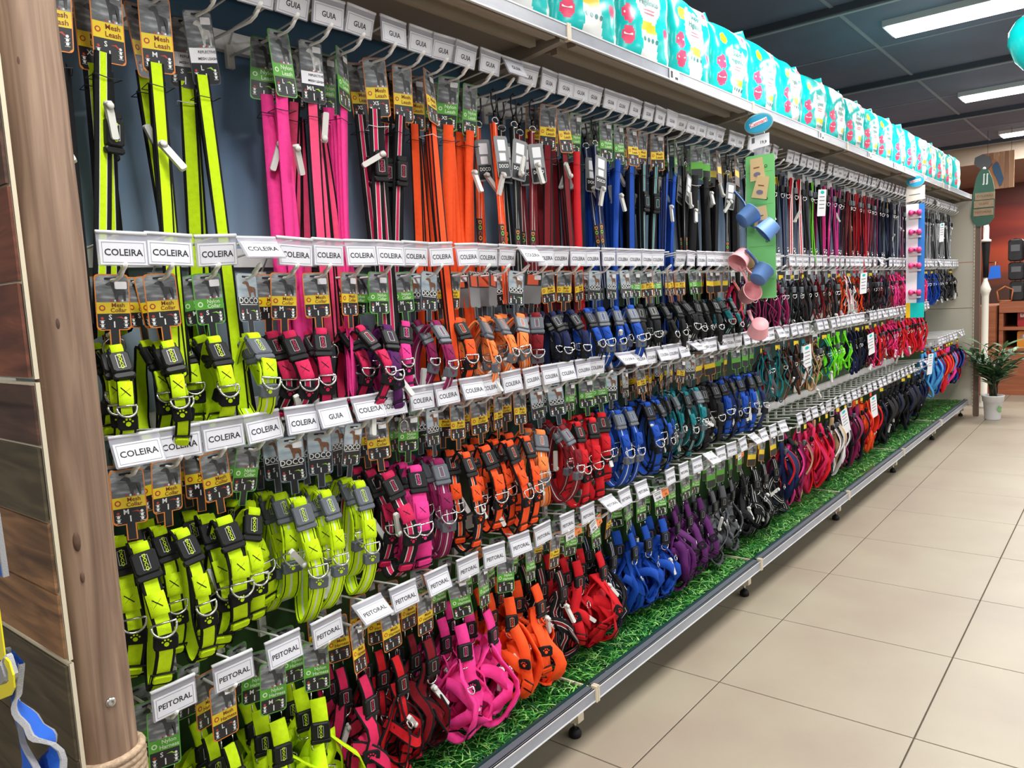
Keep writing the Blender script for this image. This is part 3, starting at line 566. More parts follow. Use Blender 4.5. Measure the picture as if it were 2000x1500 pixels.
def collar_parts(c, style, var, z0, big=False):
    k = ('C', c, style, var, big)
    if k in CACHE: return CACHE[k]
    r = random.Random(var * 31 + sum(map(ord, c)) + len(style)); parts = []; H = r.uniform(0.235, 0.285) if big else r.uniform(0.165, 0.212); a = r.uniform(0.046, 0.068); w = (0.034, 0.030, 0.038)[var % 3] if big else (0.029, 0.025, 0.032)[var % 3]
    path = teardrop(a, z0 - 0.006, z0 - H, 28, r.uniform(-0.025, 0.025), 0.0, 0.003, r.uniform(0, 6)); tws = [Vector((1, 0.25 * math.sin(2 * PI * q / 28 + var), 0)) for q in range(28)]
    b = MB(); b.ribbon(path, tws, w, 0.0042, bands(c, style), True); lp = b.mesh('strap'); parts.append(('strap', lp, None))
    bm_ = GRYPL if style == 'refl' else BLKPL
    F = frame_at(path, 0.115); b = MB(); b.box((0, -0.007, 0), (w + 0.008, 0.012, 0.042), bm_, F, 0.004); b.box((0, -0.005, 0.026), (w + 0.003, 0.009, 0.013), bm_, F, 0.003); b.box((0, -0.005, -0.026), (w + 0.010, 0.010, 0.012), bm_, F, 0.003)
    b.ribbon([(0, -0.009, 0.036), (0, -0.0125, 0.031), (0, -0.0125, 0.024), (0, -0.010, 0.02)], Vector((1, 0, 0)), w * 0.8, 0.003, [(1.0, fab(c))], False, F)
    logo(b, F @ Matrix.Translation((0, -0.0132, 0)), c, 0.0125, 0.026); parts.append(('buckle', b.mesh('buckle'), None))
    F = frame_at(path, 0.215); b = MB(); b.ribbon([(0, -0.006, 0.022), (0, -0.009, 0.014), (0, -0.0085, -0.002), (0, -0.010, -0.012), (0, -0.006, -0.018)], Vector((1, 0, 0)), w * 0.92, 0.004, [(1.0, fab(c))], False, F)
    for s in (-1, 1): b.add([(-0.008, -0.0112, 0.004 + s * 0.007), (-0.007, -0.0112, 0.0055 + s * 0.007), (0.008, -0.0112, 0.004 - s * 0.007), (0.007, -0.0112, 0.0025 - s * 0.007)], [(0, 1, 2, 3)], BLKFAB, F)
    parts.append(('strap_pad', b.mesh('strap_pad'), None))
    F = frame_at(path, 0.262); b = MB(); dring(b, F @ Matrix.Translation((0, -0.012, 0.006)) @ Matrix.Rotation(-0.25, 4, 'X'), w * 0.62); parts.append(('d_ring', b.mesh('d_ring'), None))
    F = frame_at(path, 0.292); b = MB(); b.box((0, -0.003, 0), (w + 0.006, 0.014, 0.026), bm_ if style == 'refl' else BLKFAB, F, 0.003); paw(b, 0, 0, 0.0078, -0.0103, fab(c), F); parts.append(('keeper', b.mesh('keeper'), None))
    if style != 'refl':
        F = frame_at(path, 0.39); b = MB(); b.tube([(-w * 0.62, -0.005, 0.012), (w * 0.62, -0.005, 0.012), (w * 0.62, -0.005, -0.012), (-w * 0.62, -0.005, -0.012)], 0.0022, BLKPL, 6, True, F); b.box((0, -0.005, 0), (w * 0.95, 0.009, 0.017), fab(c), F, 0.003); parts.append(('slider', b.mesh('slider'), None))
    CACHE[k] = parts; return parts
def harness_parts(c, style, var, z0):
    k = ('H', c, style, var)
    if k in CACHE: return CACHE[k]
    r = random.Random(var * 17 + sum(map(ord, c)) * 3); parts = []; f = fab(c); bd = bands(c, style); w = (0.031, 0.034, 0.028)[var % 3]; X = Vector((1, 0, 0))
    b = MB(); b.tube([(-0.013, 0, z0 + 0.014), (-0.013, 0, z0 - 0.004), (0.013, 0, z0 - 0.004), (0.013, 0, z0 + 0.014)], 0.0016, CHROME, 6); parts.append(('hanger_ring', b.mesh('hanger_ring'), None))
    # short top strap with a buckle
    tp = [Vector((0.004 * math.sin(3 * u), -0.004 - 0.012 * math.sin(PI * u), z0 - 0.115 * u)) for u in [q / 7 for q in range(8)]]
    b = MB(); b.ribbon(tp, X, w, 0.005, bd); parts.append(('top_strap', b.mesh('top_strap'), None))
    T = Matrix.Translation((0.003, -0.020, z0 - 0.066)); b = MB(); b.box((0, 0, 0), (w + 0.007, 0.012, 0.038), BLKPL, T, 0.004); b.box((0, 0, -0.024), (w + 0.010, 0.010, 0.010), BLKPL, T, 0.003); logo(b, T @ Matrix.Translation((0, -0.0062, 0)), c, 0.0125, 0.025); parts.append(('buckle', b.mesh('buckle'), None))
    b = MB(); dring(b, Matrix.Translation((0.0, -0.020, z0 - 0.098)), 0.0165, CHROME, 0.0023); parts.append(('d_ring', b.mesh('d_ring'), None))
    zb = [r.uniform(0.262, 0.312) for _ in range(5)]
    for q in range(5 if var != 2 else 4):
        a = r.uniform(0.026, 0.066); yaw = (-0.75, 0.55, 1.35, -0.15, 0.9)[q] + r.uniform(-.25, .25); path = teardrop(a, z0 - 0.07 - 0.022 * q, z0 - zb[q], 22, r.uniform(-.075, .075), 0.0, r.uniform(0.008, 0.020), r.uniform(0, 6))
        R = Matrix.Rotation(yaw, 4, 'Z') @ Matrix.Rotation(r.uniform(-.22, .22), 4, 'Y', ) ; R = Matrix.Translation((r.uniform(-.012, .012), r.uniform(-.006, .012), 0)) @ Matrix.Translation((0, 0, z0)) @ R @ Matrix.Translation((0, 0, -z0))
        tw = [Vector((1, 0.5 * math.sin(2 * PI * s / 22 + q), 0.15 * math.cos(4 * PI * s / 22))) for s in range(22)]
        b = MB(); b.ribbon(path, tw, w, 0.0036, bd, True, R); lo_ = b.mesh('strap'); subs = []
        F = R @ frame_at(path, 0.33 + 0.045 * q); b = MB(); b.tube([(-w * 0.6, -0.004, 0.013), (w * 0.6, -0.004, 0.013), (w * 0.6, -0.004, -0.013), (-w * 0.6, -0.004, -0.013)], 0.0021, BLKPL, 6, True, F); b.box((0, -0.004, 0), (w * 0.96, 0.009, 0.018), f, F, 0.003); subs.append(('slider', b.mesh('slider')))
        if q == 0:
            F = R @ frame_at(path, 0.24); b = MB(); b.box((0, -0.006, 0), (w + 0.006, 0.007, 0.03), BLKFAB, F, 0.005); paw(b, 0, 0, 0.009, -0.0098, f, F); subs.append(('paw_patch', b.mesh('paw_patch')))
        if q == 1:
            F = R @ frame_at(path, 0.18); b = MB(); dring(b, F @ Matrix.Translation((0, -0.006, 0)), 0.014); subs.append(('d_ring', b.mesh('d_ring')))
        parts.append(('strap', lo_, subs))
    # belly strap, wavy, crossing the front
    pts = [Vector((-0.05 + 0.1 * u, -0.05 * math.sin(PI * u) - 0.004, z0 - 0.165 - 0.045 * u + 0.02 * math.sin(5 * u + var))) for u in [q / 10 for q in range(11)]]
    b = MB(); b.ribbon(pts, [Vector((0.15, 0.2, 1))] * 11, w, 0.0036, bd); parts.append(('belly_strap', b.mesh('belly_strap'), None))
    CACHE[k] = parts; return parts
def mass_parts(c, c2, var, lv=1):
    """items of the far bays: bundled cords (top row), tangled loops, or a small vest harness (bottom row)"""
    k = ('M', c, c2, var, lv)
    if k in CACHE: return CACHE[k]
    r = random.Random(var * 3 + lv + sum(map(ord, c + c2))); parts = []
    if lv == 0:
        for q in range(4):
            xb = (q - 1.5) * r.uniform(0.008, 0.016); L = r.uniform(0.36, 0.52); ph = r.uniform(0, 6); ys = 0.012 * q - 0.02; w = r.uniform(0.009, 0.019)
            pts = [Vector((xb * (0.25 + 0.75 * u) + 0.004 * math.sin(7 * u + ph), ys, -0.03 - L * u)) for u in [i / 9 for i in range(10)]]; wd = [Vector((math.cos(0.7 * math.sin(4 * u / 9 + ph)), math.sin(0.7 * math.sin(4 * u / 9 + ph)), 0)) for u in range(10)]
            m = (fab(c), fab(c2), fab(c), BLKFAB)[q]; b = MB(); b.ribbon(pts, wd, w, 0.004, [(0.3, m), (0.7, fab(c2) if q % 2 == 0 else m), (1.0, m)]); parts.append(('strap', b.mesh('strap'), None))
        b = MB(); snap(b, Matrix.Translation((0.01, -0.02, -0.40)) @ Matrix.Scale(1.4, 4)); parts.append(('snap_hook', b.mesh('snap_hook'), None))
    elif lv == 3:
        for q in range(4):
            path = teardrop(r.uniform(0.02, 0.05), -0.06 - 0.03 * q, -r.uniform(0.32, 0.425), 20, r.uniform(-.06, .06), 0.0, r.uniform(0.008, 0.02), r.uniform(0, 6)); R = Matrix.Rotation((-0.8, 0.7, 1.6, 0.1)[q] + r.uniform(-.3, .3), 4, 'Z'); b = MB(); b.ribbon(path, Vector((1, 0.3, 0.1)), r.uniform(0.018, 0.03), 0.004, [(1.0, fab((c, c2, c, c)[q]))], True, R); parts.append(('strap', b.mesh('strap'), None))
        b = MB(); pts = [Vector((0.035 * math.sin(3.2 * u), -0.045 - 0.02 * math.sin(PI * u), -0.10 - 0.17 * u)) for u in [i / 8 for i in range(9)]]; b.ribbon(pts, Vector((1, 0.4, 0)), [0.03, 0.05, 0.062, 0.066, 0.064, 0.06, 0.056, 0.05, 0.03], 0.008, [(0.08, fab(c2)), (0.92, fab(c)), (1.0, fab(c2))]); parts.append(('vest_panel', b.mesh('vest_panel'), None))
    else:
        for q in range(3):
            w = r.uniform(0.010, 0.022); path = teardrop(r.uniform(0.014, 0.04), -0.04 - 0.02 * q, -r.uniform(0.20, 0.32), 20, r.uniform(-.035, .035), 0.0, r.uniform(0.004, 0.013), r.uniform(0, 6)); R = Matrix.Rotation(r.uniform(-1.5, 1.5), 4, 'Z') @ Matrix.Rotation(r.uniform(-.12, .12), 4, 'Y'); b = MB(); m = (fab(c), fab(c2), BLKFAB if var != 1 else fab(c))[q]
            tw = [Vector((1, 0.8 * math.sin(2 * PI * i / 20 + q), 0)) for i in range(20)]; b.ribbon(path, tw, w, 0.0038, [(0.25, m), (0.75, fab(c2) if q == 0 else m), (1.0, m)], True, R); parts.append(('strap', b.mesh('strap'), None))
        pts = [Vector((r.uniform(-.03, .03), -0.03 - r.uniform(0, .02), -0.10 - 0.17 * u)) for u in [i / 5 for i in range(6)]]; b = MB(); b.tube(pts, 0.0032, fab(c2), 6); parts.append(('cord', b.mesh('cord'), None))
    b = MB(); dring(b, Matrix.Translation((0, -0.040, -0.13)), 0.014); b.box((0, -0.034, -0.10), (0.024, 0.012, 0.03), BLKPL if var else GRYPL, None, 0.003); parts.append(('buckle', b.mesh('buckle'), None))
    b = MB(); white = mat('far_card_white', (198, 200, 202), 0.5); hh = 0.05 if lv else 0.09
    b.prism(rrect(-0.02, 0.02, -hh, 0.004, 0.003, 2), 0.0005, -0.0005, white if var == 0 else cardblk); b.poly([(-0.016, -hh + 0.005), (0.016, -hh + 0.005), (0.016, -hh * 0.45), (-0.016, -hh * 0.45)], -0.0008, cardblk if var == 0 else (fab(c) if var == 1 else band_mats['mesh'])); parts.append(('tag', b.mesh('tag'), None))
    CACHE[k] = parts; return parts
PLACE = ['frontmost', 'second back', 'third back', 'fourth back']
CNT = {}
def product(kind, lv, n, dep, x, y, z, c, style, tagstyle, far, stylew):
    var = rnd.randrange(3); yaw = rnd.gauss(-0.20, 0.22); size = rnd.choice(['S', 'M', 'L', 'L', 'XS', 'M/L'] if kind == 'leash' else ['S', 'M', 'L', 'L'])
    lab = '%s %s dog %s, %s hook from the post, %s, %s' % (WORD[c], stylew, kind, ordinal(n), ROWN[lv], PLACE[dep])
    t = thing('dog_' + kind, lab, kind, (x, y, z + 0.003), (rnd.gauss(0, 0.03), rnd.gauss(0, 0.035), yaw), 'dog %ss on the %s' % (kind if kind != 'leash' else 'leashe', ROWN[lv]))
    CNT[kind] = CNT.get(kind, 0) + 1; detail = not far
    tw = {'leash': 'Leash', 'collar': 'Collar', 'harness': 'Harness'}[kind]
    H, neck = {'leash': (0.135, 0), 'collar': (0.098, 0.028), 'harness': (0.112, 0)}[kind]
    if far == 2: parts = mass_parts(c, style, var, lv)
    elif tagstyle == 'rope': parts = rope_parts(c, var)
    else:
        st = 0
        if kind == 'harness' and rnd.random() < 0.22 and x > 1.2: st = 2
        elif rnd.random() < 0.4: st = 1
        link('tag', get_tag(tagstyle, tw, size, H, neck, detail, st), t, (0, 0, 0.008), (rnd.gauss(0.0, 0.05), rnd.gauss(0, 0.06), rnd.gauss(0.05, 0.15)))
        parts = leash_parts(c, style, var, H) if kind == 'leash' else collar_parts(c, style, var, -(H + neck) + 0.006, lv == 2) if kind == 'collar' else harness_parts(c, style, var, -H - 0.008)
    for nm, me, subs in parts:
        o = link(nm, me, t)
        for sn, sm in subs or []: link(sn, sm, o)
    if rnd.random() < (0.55 if far != 2 else 0.3) and dep < 2:
        zz = {'leash': -0.22, 'collar': -0.27, 'harness': -0.26}[kind] + rnd.uniform(-0.05, 0.04); link('security_tag', SEC_ME, t, (rnd.uniform(-.012, .015), -0.034 if kind != 'leash' else -0.018, zz), (rnd.uniform(-0.5, 0.3), rnd.choice((rnd.uniform(-.5, .5), rnd.uniform(-1.1, 1.1), rnd.uniform(2.2, 3.6))), 0))
    return t
# colour runs along each row: (to X, [(colour, strap style, tag style, style word)])
Y1 = ('yel', 'mesh', 'mesh', 'mesh'); Y2 = ('yel', 'plain', 'nylon', 'nylon'); Y3 = ('yel', 'refl', 'doco', 'reflective'); Y4 = ('yel', 'pad', 'mesh', 'black-edged padded')
def P(c, s='nylon'):
    st = {'nylon': ('plain', 'nylon'), 'mesh': ('mesh', 'mesh'), 'refl': ('refl', 'doco'), 'refg': ('refl', 'grey'), 'pad': ('pad', 'mesh'), 'dark': ('dark', 'mesh'), 'reflm': ('mesh', 'refl'), 'rope': ('refl', 'rope')}[s]
    return (c, st[0], st[1], {'nylon': 'nylon', 'mesh': 'mesh', 'refl': 'reflective', 'refg': 'reflective', 'pad': 'black-edged padded', 'dark': 'black-edged padded', 'reflm': 'reflective mesh', 'rope': 'striped rope'}[s])
def F(*cs): return [(c, d, 'far', 'and ' + WORD[d] if c != d else 'looped') for c, d in cs]
RUNS = [
 [(0.71, [P('yel', 'pad')]), (0.82, [P('yel', 'mesh')]), (0.93, [P('yel', 'reflm')]), (1.0, []), (1.08, [P('pink')]), (1.17, [P('coral', 'reflm'), P('coral')]), (1.28, [P('pink')]), (1.33, [P('rose', 'mesh')]), (1.48, [P('rose', 'dark')]), (1.58, [P('org', 'mesh'), P('org')]), (1.73, [P('org'), P('org'), P('pur')]), (1.83, [P('org', 'rope')]), (1.93, [P('blk', 'rope')]), (2.06, [P('dred', 'rope')]), (2.17, [P('dred', 'mesh')]), (2.27, [P('red')]), (2.36, [P('nav', 'rope')]), (2.60, [P('blu')]), (2.68, [P('blu', 'mesh')]), (2.80, [P('teal', 'dark')]), (2.88, [P('red')]), (3.05, [P('blu', 'reflm'), P('blu')]), (3.75, [P('blk'), P('blk', 'mesh'), P('blk', 'rope')]),
  (4.3, F(('blk', 'blk'), ('nav', 'gry'))), (4.55, F(('wht', 'red'), ('gry', 'blk'), ('sil', 'brn'))), (4.8, F(('grn', 'blk'), ('blk', 'blk'))), (4.93, F(('pink', 'mag'))), (5.2, F(('mus', 'mus'), ('nav', 'pink'), ('blk', 'brn'))), (6.0, F(('dred', 'blk'), ('brn', 'dred'), ('nav', 'red'), ('blk', 'red'))), (7.1, F(('nav', 'blk'), ('mag', 'gry'), ('blk', 'blk'), ('gry', 'mag'), ('nav', 'sil'))), (8.4, F(('gry', 'wht'), ('blk', 'sil'), ('sil', 'gry')))],
 [(0.78, [Y1]), (0.86, [Y2]), (0.93, [Y3]), (1.09, [P('rose', 'dark')]), (1.2, [P('rose', 'mesh')]), (1.33, [P('pur')]), (1.43, [P('pink')]), (1.52, [P('mag', 'refl')]), (1.62, [P('org', 'mesh')]), (1.84, [P('orl', 'refl'), P('orl', 'refg')]), (2.0, [P('dred', 'refg')]), (2.2, [P('nav', 'mesh'), P('blu', 'dark')]), (2.5, [P('blu', 'refl'), P('nav', 'refl')]), (3.27, [P('blk'), P('blk', 'mesh'), P('blk', 'dark')]), (3.4, [P('teal', 'dark')]), (3.55, F(('tan', 'rose'))), (4.05, F(('blk', 'mag'), ('pur', 'blk'))), (4.9, F(('brn', 'blk'), ('blk', 'dred'), ('blk', 'brn'), ('gry', 'blk'))), (5.5, F(('red', 'wht'), ('brn', 'org'), ('blk', 'wht'), ('brn', 'blk'))), (6.3, F(('dred', 'org'), ('dred', 'blk'), ('nav', 'gry'), ('blk', 'blk'))), (7.08, F(('pink', 'rose'), ('dred', 'pink'), ('rose', 'wht'))), (7.7, F(('blu', 'nav'), ('blu', 'blu'))), (8.4, F(('blk', 'blk'), ('blk', 'gry')))],
 [(0.72, [Y4, Y1]), (0.86, [Y1]), (0.93, [Y2]), (1.19, [Y3]), (1.29, [P('rose', 'dark')]), (1.40, [P('pink')]), (1.52, [P('mag', 'refl')]), (1.74, [P('org', 'dark'), P('org', 'mesh')]), (1.86, [P('org', 'mesh'), P('org')]), (1.98, [P('orl', 'refl')]), (2.1, [P('dred', 'refl')]), (2.3, [P('red')]), (2.5, [P('blu', 'refl')]), (2.75, [P('blu', 'mesh')]), (3.1, [P('teal', 'dark'), P('teal', 'refl')]), (3.25, [P('blk', 'mesh')]), (3.7, [P('blu'), P('nav', 'mesh'), P('nav')]), (4.05, F(('blk', 'red'), ('gry', 'teal'))), (4.5, F(('brn', 'blk'), ('blk', 'brn'), ('teal', 'wht'))), (4.72, F(('brn', 'tan'))), (5.3, F(('grn', 'grn'), ('grn', 'teal'))), (5.75, F(('blk', 'blk'), ('blk', 'nav'))), (7.05, F(('pink', 'red'), ('rose', 'pink'), ('red', 'red')))],
 [(0.72, [Y4, Y2]), (0.95, [Y2, Y1]), (1.08, [Y2]), (1.25, [P('rose', 'mesh')]), (1.42, [P('red', 'mesh'), P('dred', 'mesh')]), (1.62, [P('pink')]), (1.9, [P('org')]), (2.06, [P('dred', 'dark')]), (2.25, [P('red')]), (2.42, [P('nav', 'dark')]), (2.72, [P('blu')]), (3.12, [P('pur')]), (3.4, [P('gry')]), (3.95, [P('blk'), P('blk', 'dark')]), (4.2, F(('nav', 'red'), ('blk', 'pink'))), (4.35, F(('mag', 'tan'))), (4.8, F(('rose', 'rose'), ('rose', 'red'))), (5.05, F(('tan', 'wht'), ('blk', 'wht'))), (5.5, F(('blk', 'wht'), ('mag', 'blk'))), (5.9, F(('org', 'red'))), (7.05, F(('blk', 'blk'), ('blk', 'nav'))), (7.3, F(('lbl', 'blu'))), (7.72, F(('red', 'red'), ('red', 'org'))), (7.9, F(('pink', 'lbl'))), (8.15, F(('nav', 'blu'))), (8.4, F(('red', 'rose')))],
]
KIND = ['leash', 'collar', 'collar', 'harness']; LWORD = ['GUIA', 'COLEIRA', 'COLEIRA', 'PEITORAL']
PRZ = [1.912, 1.41, 1.066, 0.604]; OFF = [0.0, 0.045, 0.02, 0.05]
for lv in range(4):
    SC = 0.942; x = (0.61 + OFF[lv]) * SC; n = 0
    while x < 8.34:
        last = x > 7.10; step = (0.0855 if lv < 3 else 0.111) if x < 3.2 else (0.10 if lv < 3 else 0.122)
        if any(abs(x - m) < 0.022 for m in MX): x += 0.03
        if lv == 2 and last: break
        z = PRZ[lv]; L = 0.242
        if lv == 3 and last: z = 0.765; L = 0.31
        n += 1
        run = next((r for e, r in RUNS[lv] if x < e * (SC if e < 7 else 1)), []); xx = x + rnd.uniform(-.006, .006)
        word = LWORD[lv]
        if rnd.random() < 0.06 and x > 1.2: word = None
        if lv == 2 and 5 <= n <= 6: word = 'COLEIRA' if n == 5 else 'GUIA'
        hook(lv, n, xx, z, L, word)
        if run:
            far = 2 if run[0][2] == 'far' else (1 if x > 2.9 else 0)
            nd = rnd.choice((2, 3, 3)) if not far else (2 if far == 1 else rnd.choice((1, 2)))
            if lv == 0 and far < 2: nd = 2
            if lv == 3 and far < 2: nd = 3 if x < 2.2 else 2
            spec = run[rnd.randrange(len(run))]
            for d in range(nd):
                if rnd.random() < 0.3: spec = run[rnd.randrange(len(run))]
                gap = (0.066 if KIND[lv] == 'harness' else 0.055) if L < 0.3 else 0.085
                yy = PY - 0.022 - L + 0.028 + gap * d + rnd.uniform(0, 0.014)
                if lv == 0: yy += 0.02
                kd = KIND[lv]
                product(kd, lv, n, d, xx + rnd.uniform(-.008, .008) * (d > 0), yy, z, spec[0], spec[1], spec[2], far, spec[3])
        x += step + rnd.uniform(-.006, .006)
print('PRODUCTS', CNT, len(bpy.data.objects))

# ================================================================== teal packs along the top shelf
TEAL = mat('teal_film', (8, 196, 192), 0.22, noise=0.06, nscale=14); TEALD = mat('teal_film_dark', (6, 150, 152), 0.25); PKW = mat('pack_white', (238, 240, 238), 0.25); PKP = mat('pack_pink', (238, 72, 112), 0.3); PKY = mat('pack_yellow', (242, 196, 20), 0.3); PKG = mat('pack_pale_grey', (206, 212, 206), 0.3)
PW_, PH_, PD_ = 0.335, 0.30, 0.20
def in_poly(p, poly):
    x, z = p; c = False; n = len(poly)
    for i in range(n):
        (x1, z1), (x2, z2) = poly[i], poly[i - 1]
        if (z1 > z) != (z2 > z) and x < (x2 - x1) * (z - z1) / (z2 - z1) + x1: c = not c
    return c
SIL = [(-0.085, 0.205), (-0.075, 0.262), (-0.055, 0.285), (-0.042, 0.262), (-0.01, 0.268), (0.028, 0.258), (0.046, 0.272), (0.06, 0.252), (0.066, 0.21), (0.058, 0.17), (0.036, 0.145), (0.03, 0.125), (0.04, 0.105), (0.048, 0.06), (0.062, 0.022), (-0.052, 0.018), (-0.046, 0.07), (-0.052, 0.11), (-0.044, 0.138), (-0.066, 0.165)]
def pack_mesh(var):
    r = random.Random(var * 13 + 2); b = MB(); NX, NZ = 52, 46; ph = [r.uniform(0, 6) for _ in range(6)]
    def bulge(x, z):
        u = x / (PW_ / 2); v = (z - PH_ / 2) / (PH_ / 2)
        return -PD_ / 2 + 0.055 - 0.055 * (max(0, 1 - u ** 4) * max(0, 1 - v ** 4)) ** 0.5 + 0.0022 * math.sin(38 * x + 21 * z + ph[0]) + 0.0018 * math.sin(70 * z - 30 * x + ph[1])
    def topz(x): return PH_ + 0.012 * math.sin(11 * x + ph[2]) + (0.028 * max(0, 1 - abs(x + PW_ / 2 - 0.01) / 0.035) if var == 1 else 0)
    dx = (0.0, 0.012, -0.01)[var]; dz = (0.0, -0.03, 0.012)[var]; items = [TEAL, PKW, PKP, PKY, PKG, TEALD]
    pts = {}
    for i in range(NX + 1):
        for j in range(NZ + 1):
            x = -PW_ / 2 + PW_ * i / NX; z = topz(x) * j / NZ; pts[i, j] = (x, bulge(x, min(z, PH_)), z)
    def pick(x, z):
        if x > PW_ / 2 - 0.045: return PKG if (z > 0.03 and z < 0.275 and x < PW_ / 2 - 0.008) else TEAL
        if var != 0 and x > -0.02 and z > 0.235 + 0.9 * max(0, 0.06 - (x + 0.02)) and z < 0.295: return PKW
        sx, sz = (x - dx), (z - dz) * (1.0 if var == 0 else 1.12) + (0 if var == 0 else 0.0)
        if in_poly((sx, sz), SIL): return PKY if 0.108 < sz < 0.136 else PKW
        for px, pz, pr in ((-0.118, 0.145, 0.024), (-0.116, 0.085, 0.025), (0.095, 0.12, 0.018)):
            if (x - px) ** 2 + ((z - pz) * (1.0 if z > pz else 0.8)) ** 2 < pr ** 2: return PKP
        if var != 0 and (x + 0.10) ** 2 + (z - 0.235) ** 2 < 0.022 ** 2: return PKY
        return TEAL
    k0 = len(b.v); idx = {}
    for key, p in pts.items(): idx[key] = len(b.v); b.v.append(p)
    for i in range(NX):
        for j in range(NZ):
            x = (pts[i, j][0] + pts[i + 1, j][0]) / 2; z = (pts[i, j][2] + pts[i, j + 1][2]) / 2; b.f.append((idx[i, j], idx[i + 1, j], idx[i + 1, j + 1], idx[i, j + 1])); b.m.append(b.mi(pick(x, z))); b.sm.append(True)
    # body behind the front face: side, top and back skins
    border = [(i, 0) for i in range(NX)] + [(NX, j) for j in range(NZ)] + [(i, NZ) for i in range(NX, 0, -1)] + [(0, j) for j in range(NZ, 0, -1)]
    prev = [idx[q] for q in border]; n = len(border)
    for yy, sc in ((PD_ * 0.15, 1.0), (PD_ * 0.42, 0.99), (PD_ * 0.5, 0.93)):
        cur = []
        for q in border:
            p = pts[q]; cur.append(len(b.v)); b.v.append((p[0] * sc, yy, PH_ / 2 + (p[2] - PH_ / 2) * sc + (1 - sc) * 0.0))
        for i in range(n): b.f.append((prev[(i + 1) % n], prev[i], cur[i], cur[(i + 1) % n])); b.m.append(b.mi(TEAL)); b.sm.append(True)
        prev = cur
    b.f.append(tuple(prev)); b.m.append(b.mi(TEALD)); b.sm.append(False)
    def ctext(body, size, x, z, m):
        vs, fs = text_mesh(body); vv = [(x + q[0] * size, z + q[1] * size) for q in vs]; b.add([(q[0], bulge(q[0], q[1]) - 0.0012, q[1]) for q in vv], fs, m)
    tm = mat('pack_teal_ink', (20, 130, 128), 0.4)
    ctext('Super', 0.030, dx - 0.006, 0.222 + dz, tm); ctext('Higiênico', 0.027, dx - 0.006, 0.194 + dz, tm)
    for k in range(2): ctext('••••••••••', 0.016, dx - 0.008, 0.170 + dz - 0.01 * k, PKP)
    for pz in (0.145, 0.085): b.add([(-0.136, bulge(-0.136, pz) - 0.001, pz - 0.003), (-0.10, bulge(-0.1, pz) - 0.001, pz - 0.003), (-0.10, bulge(-0.1, pz) - 0.001, pz + 0.003), (-0.136, bulge(-0.136, pz) - 0.001, pz + 0.003)], [(0, 1, 2, 3)], PKW)
    for k in range(4):
        a, c_ = dx - 0.034 + 0.024 * k, 0.085 + dz; b.add([(q[0], bulge(*q) - 0.0012, q[1]) for q in disc(a, c_, 0.0075, 8)], [tuple(range(8))], tm)
    if var: ctext('Pet', 0.036, 0.07, 0.268, PKP)
    for k in range(3): b.add([(q[0], bulge(*q) - 0.001, q[1]) for q in disc(PW_ / 2 - 0.026, 0.07 + 0.08 * k, 0.014, 10)], [tuple(range(10))], TEAL)
    return b.mesh('pack_body')
PK = [pack_mesh(v) for v in range(3)]
fin = MB(); fin.prism([(-PW_ / 2 + 0.01, 0.0), (PW_ / 2 - 0.01, 0.0), (PW_ / 2 - 0.02, 0.02), (0.0, 0.014), (-PW_ / 2 + 0.015, 0.022)], 0.002, -0.002, TEALD); fin_me = fin.mesh('seal_fin')
xs = [1.32 + 0.345 * k for k in range(21)]
for k, x in enumerate(xs):
    if x + PW_ / 2 > 8.38: break
    v = 0 if x < 2.45 else rnd.choice((1, 1, 2))
    t = thing('hygiene_pack', 'teal and white plastic pack of pet pads, %s from the left on the top shelf' % ordinal(k + 1), 'pack', (x, 1.365 + rnd.uniform(-.006, .006), 2.068), (0, 0, rnd.uniform(-.05, .07)), 'teal packs on the top shelf')
    s = rnd.uniform(0.97, 1.03) * (1.0 if v else 1.04); t.scale = (1, 1, s); link('pack_body', PK[v], t); link('seal_fin', fin_me, t, (0, 0.02, PH_ - 0.004))

# ================================================================== clip strip with measuring cups
def faceX(p): return Matrix.Translation(p) @ Matrix.Rotation(-PI / 2, 4, 'Z')
oval_b = mat('sign_blue', (10, 150, 190), 0.35); oval_e = mat('sign_edge', (120, 168, 170), 0.4); redtxt = mat('sign_red', (226, 80, 84), 0.4); strip_g = mat('clip_strip_green', (112, 192, 112), 0.5); kraft = mat('kraft_card', (206, 178, 128), 0.7)
def oval(w, h, n=28): return [(w * math.cos(2 * PI * k / n), h * math.sin(2 * PI * k / n)) for k in range(n)]
def hang_sign(b, z):
    b.prism(oval(0.058, 0.040), 0.0015, -0.0015, oval_e); b.poly(oval(0.053, 0.035), -0.0022, oval_b)
    T = Matrix.Rotation(-0.16, 4, 'Y'); b.poly([(-0.036, -0.006), (0.036, -0.006), (0.036, 0.012), (-0.036, 0.012)], -0.0026, WHITEC, T); b.text('Catmart', 0.021, 0, 0.003, -0.0030, redtxt, T)
t = thing('clip_strip', 'long green clip strip hanging from the top shelf with an oval blue sign', 'display strip', (3.15, 1.217, 1.29), (0, 0.0, -PI / 2 + 0.12))
b = MB(); b.prism(rrect(-0.058, 0.058, 0.0, 0.582, 0.008, 3), 0.0015, -0.0015, strip_g)
for z in (0.535, 0.405, 0.235, 0.10): b.poly(disc(0.024, z, 0.006, 10), -0.0022, INK); b.poly(disc(0.024, z, 0.0035, 10), -0.0024, strip_g); b.poly([(-0.05, z - 0.022), (0.05, z - 0.022), (0.05, z - 0.0208), (-0.05, z - 0.0208)], -0.0022, mat('strip_line', (70, 140, 76), 0.5))
b.obj('strip', t)
b = MB(); b.prism([(-0.022, 0.57), (0.022, 0.57), (0.02, 0.70), (-0.02, 0.70)], 0.0012, -0.0012, CLEAR); b.obj('hanger_tab', t)
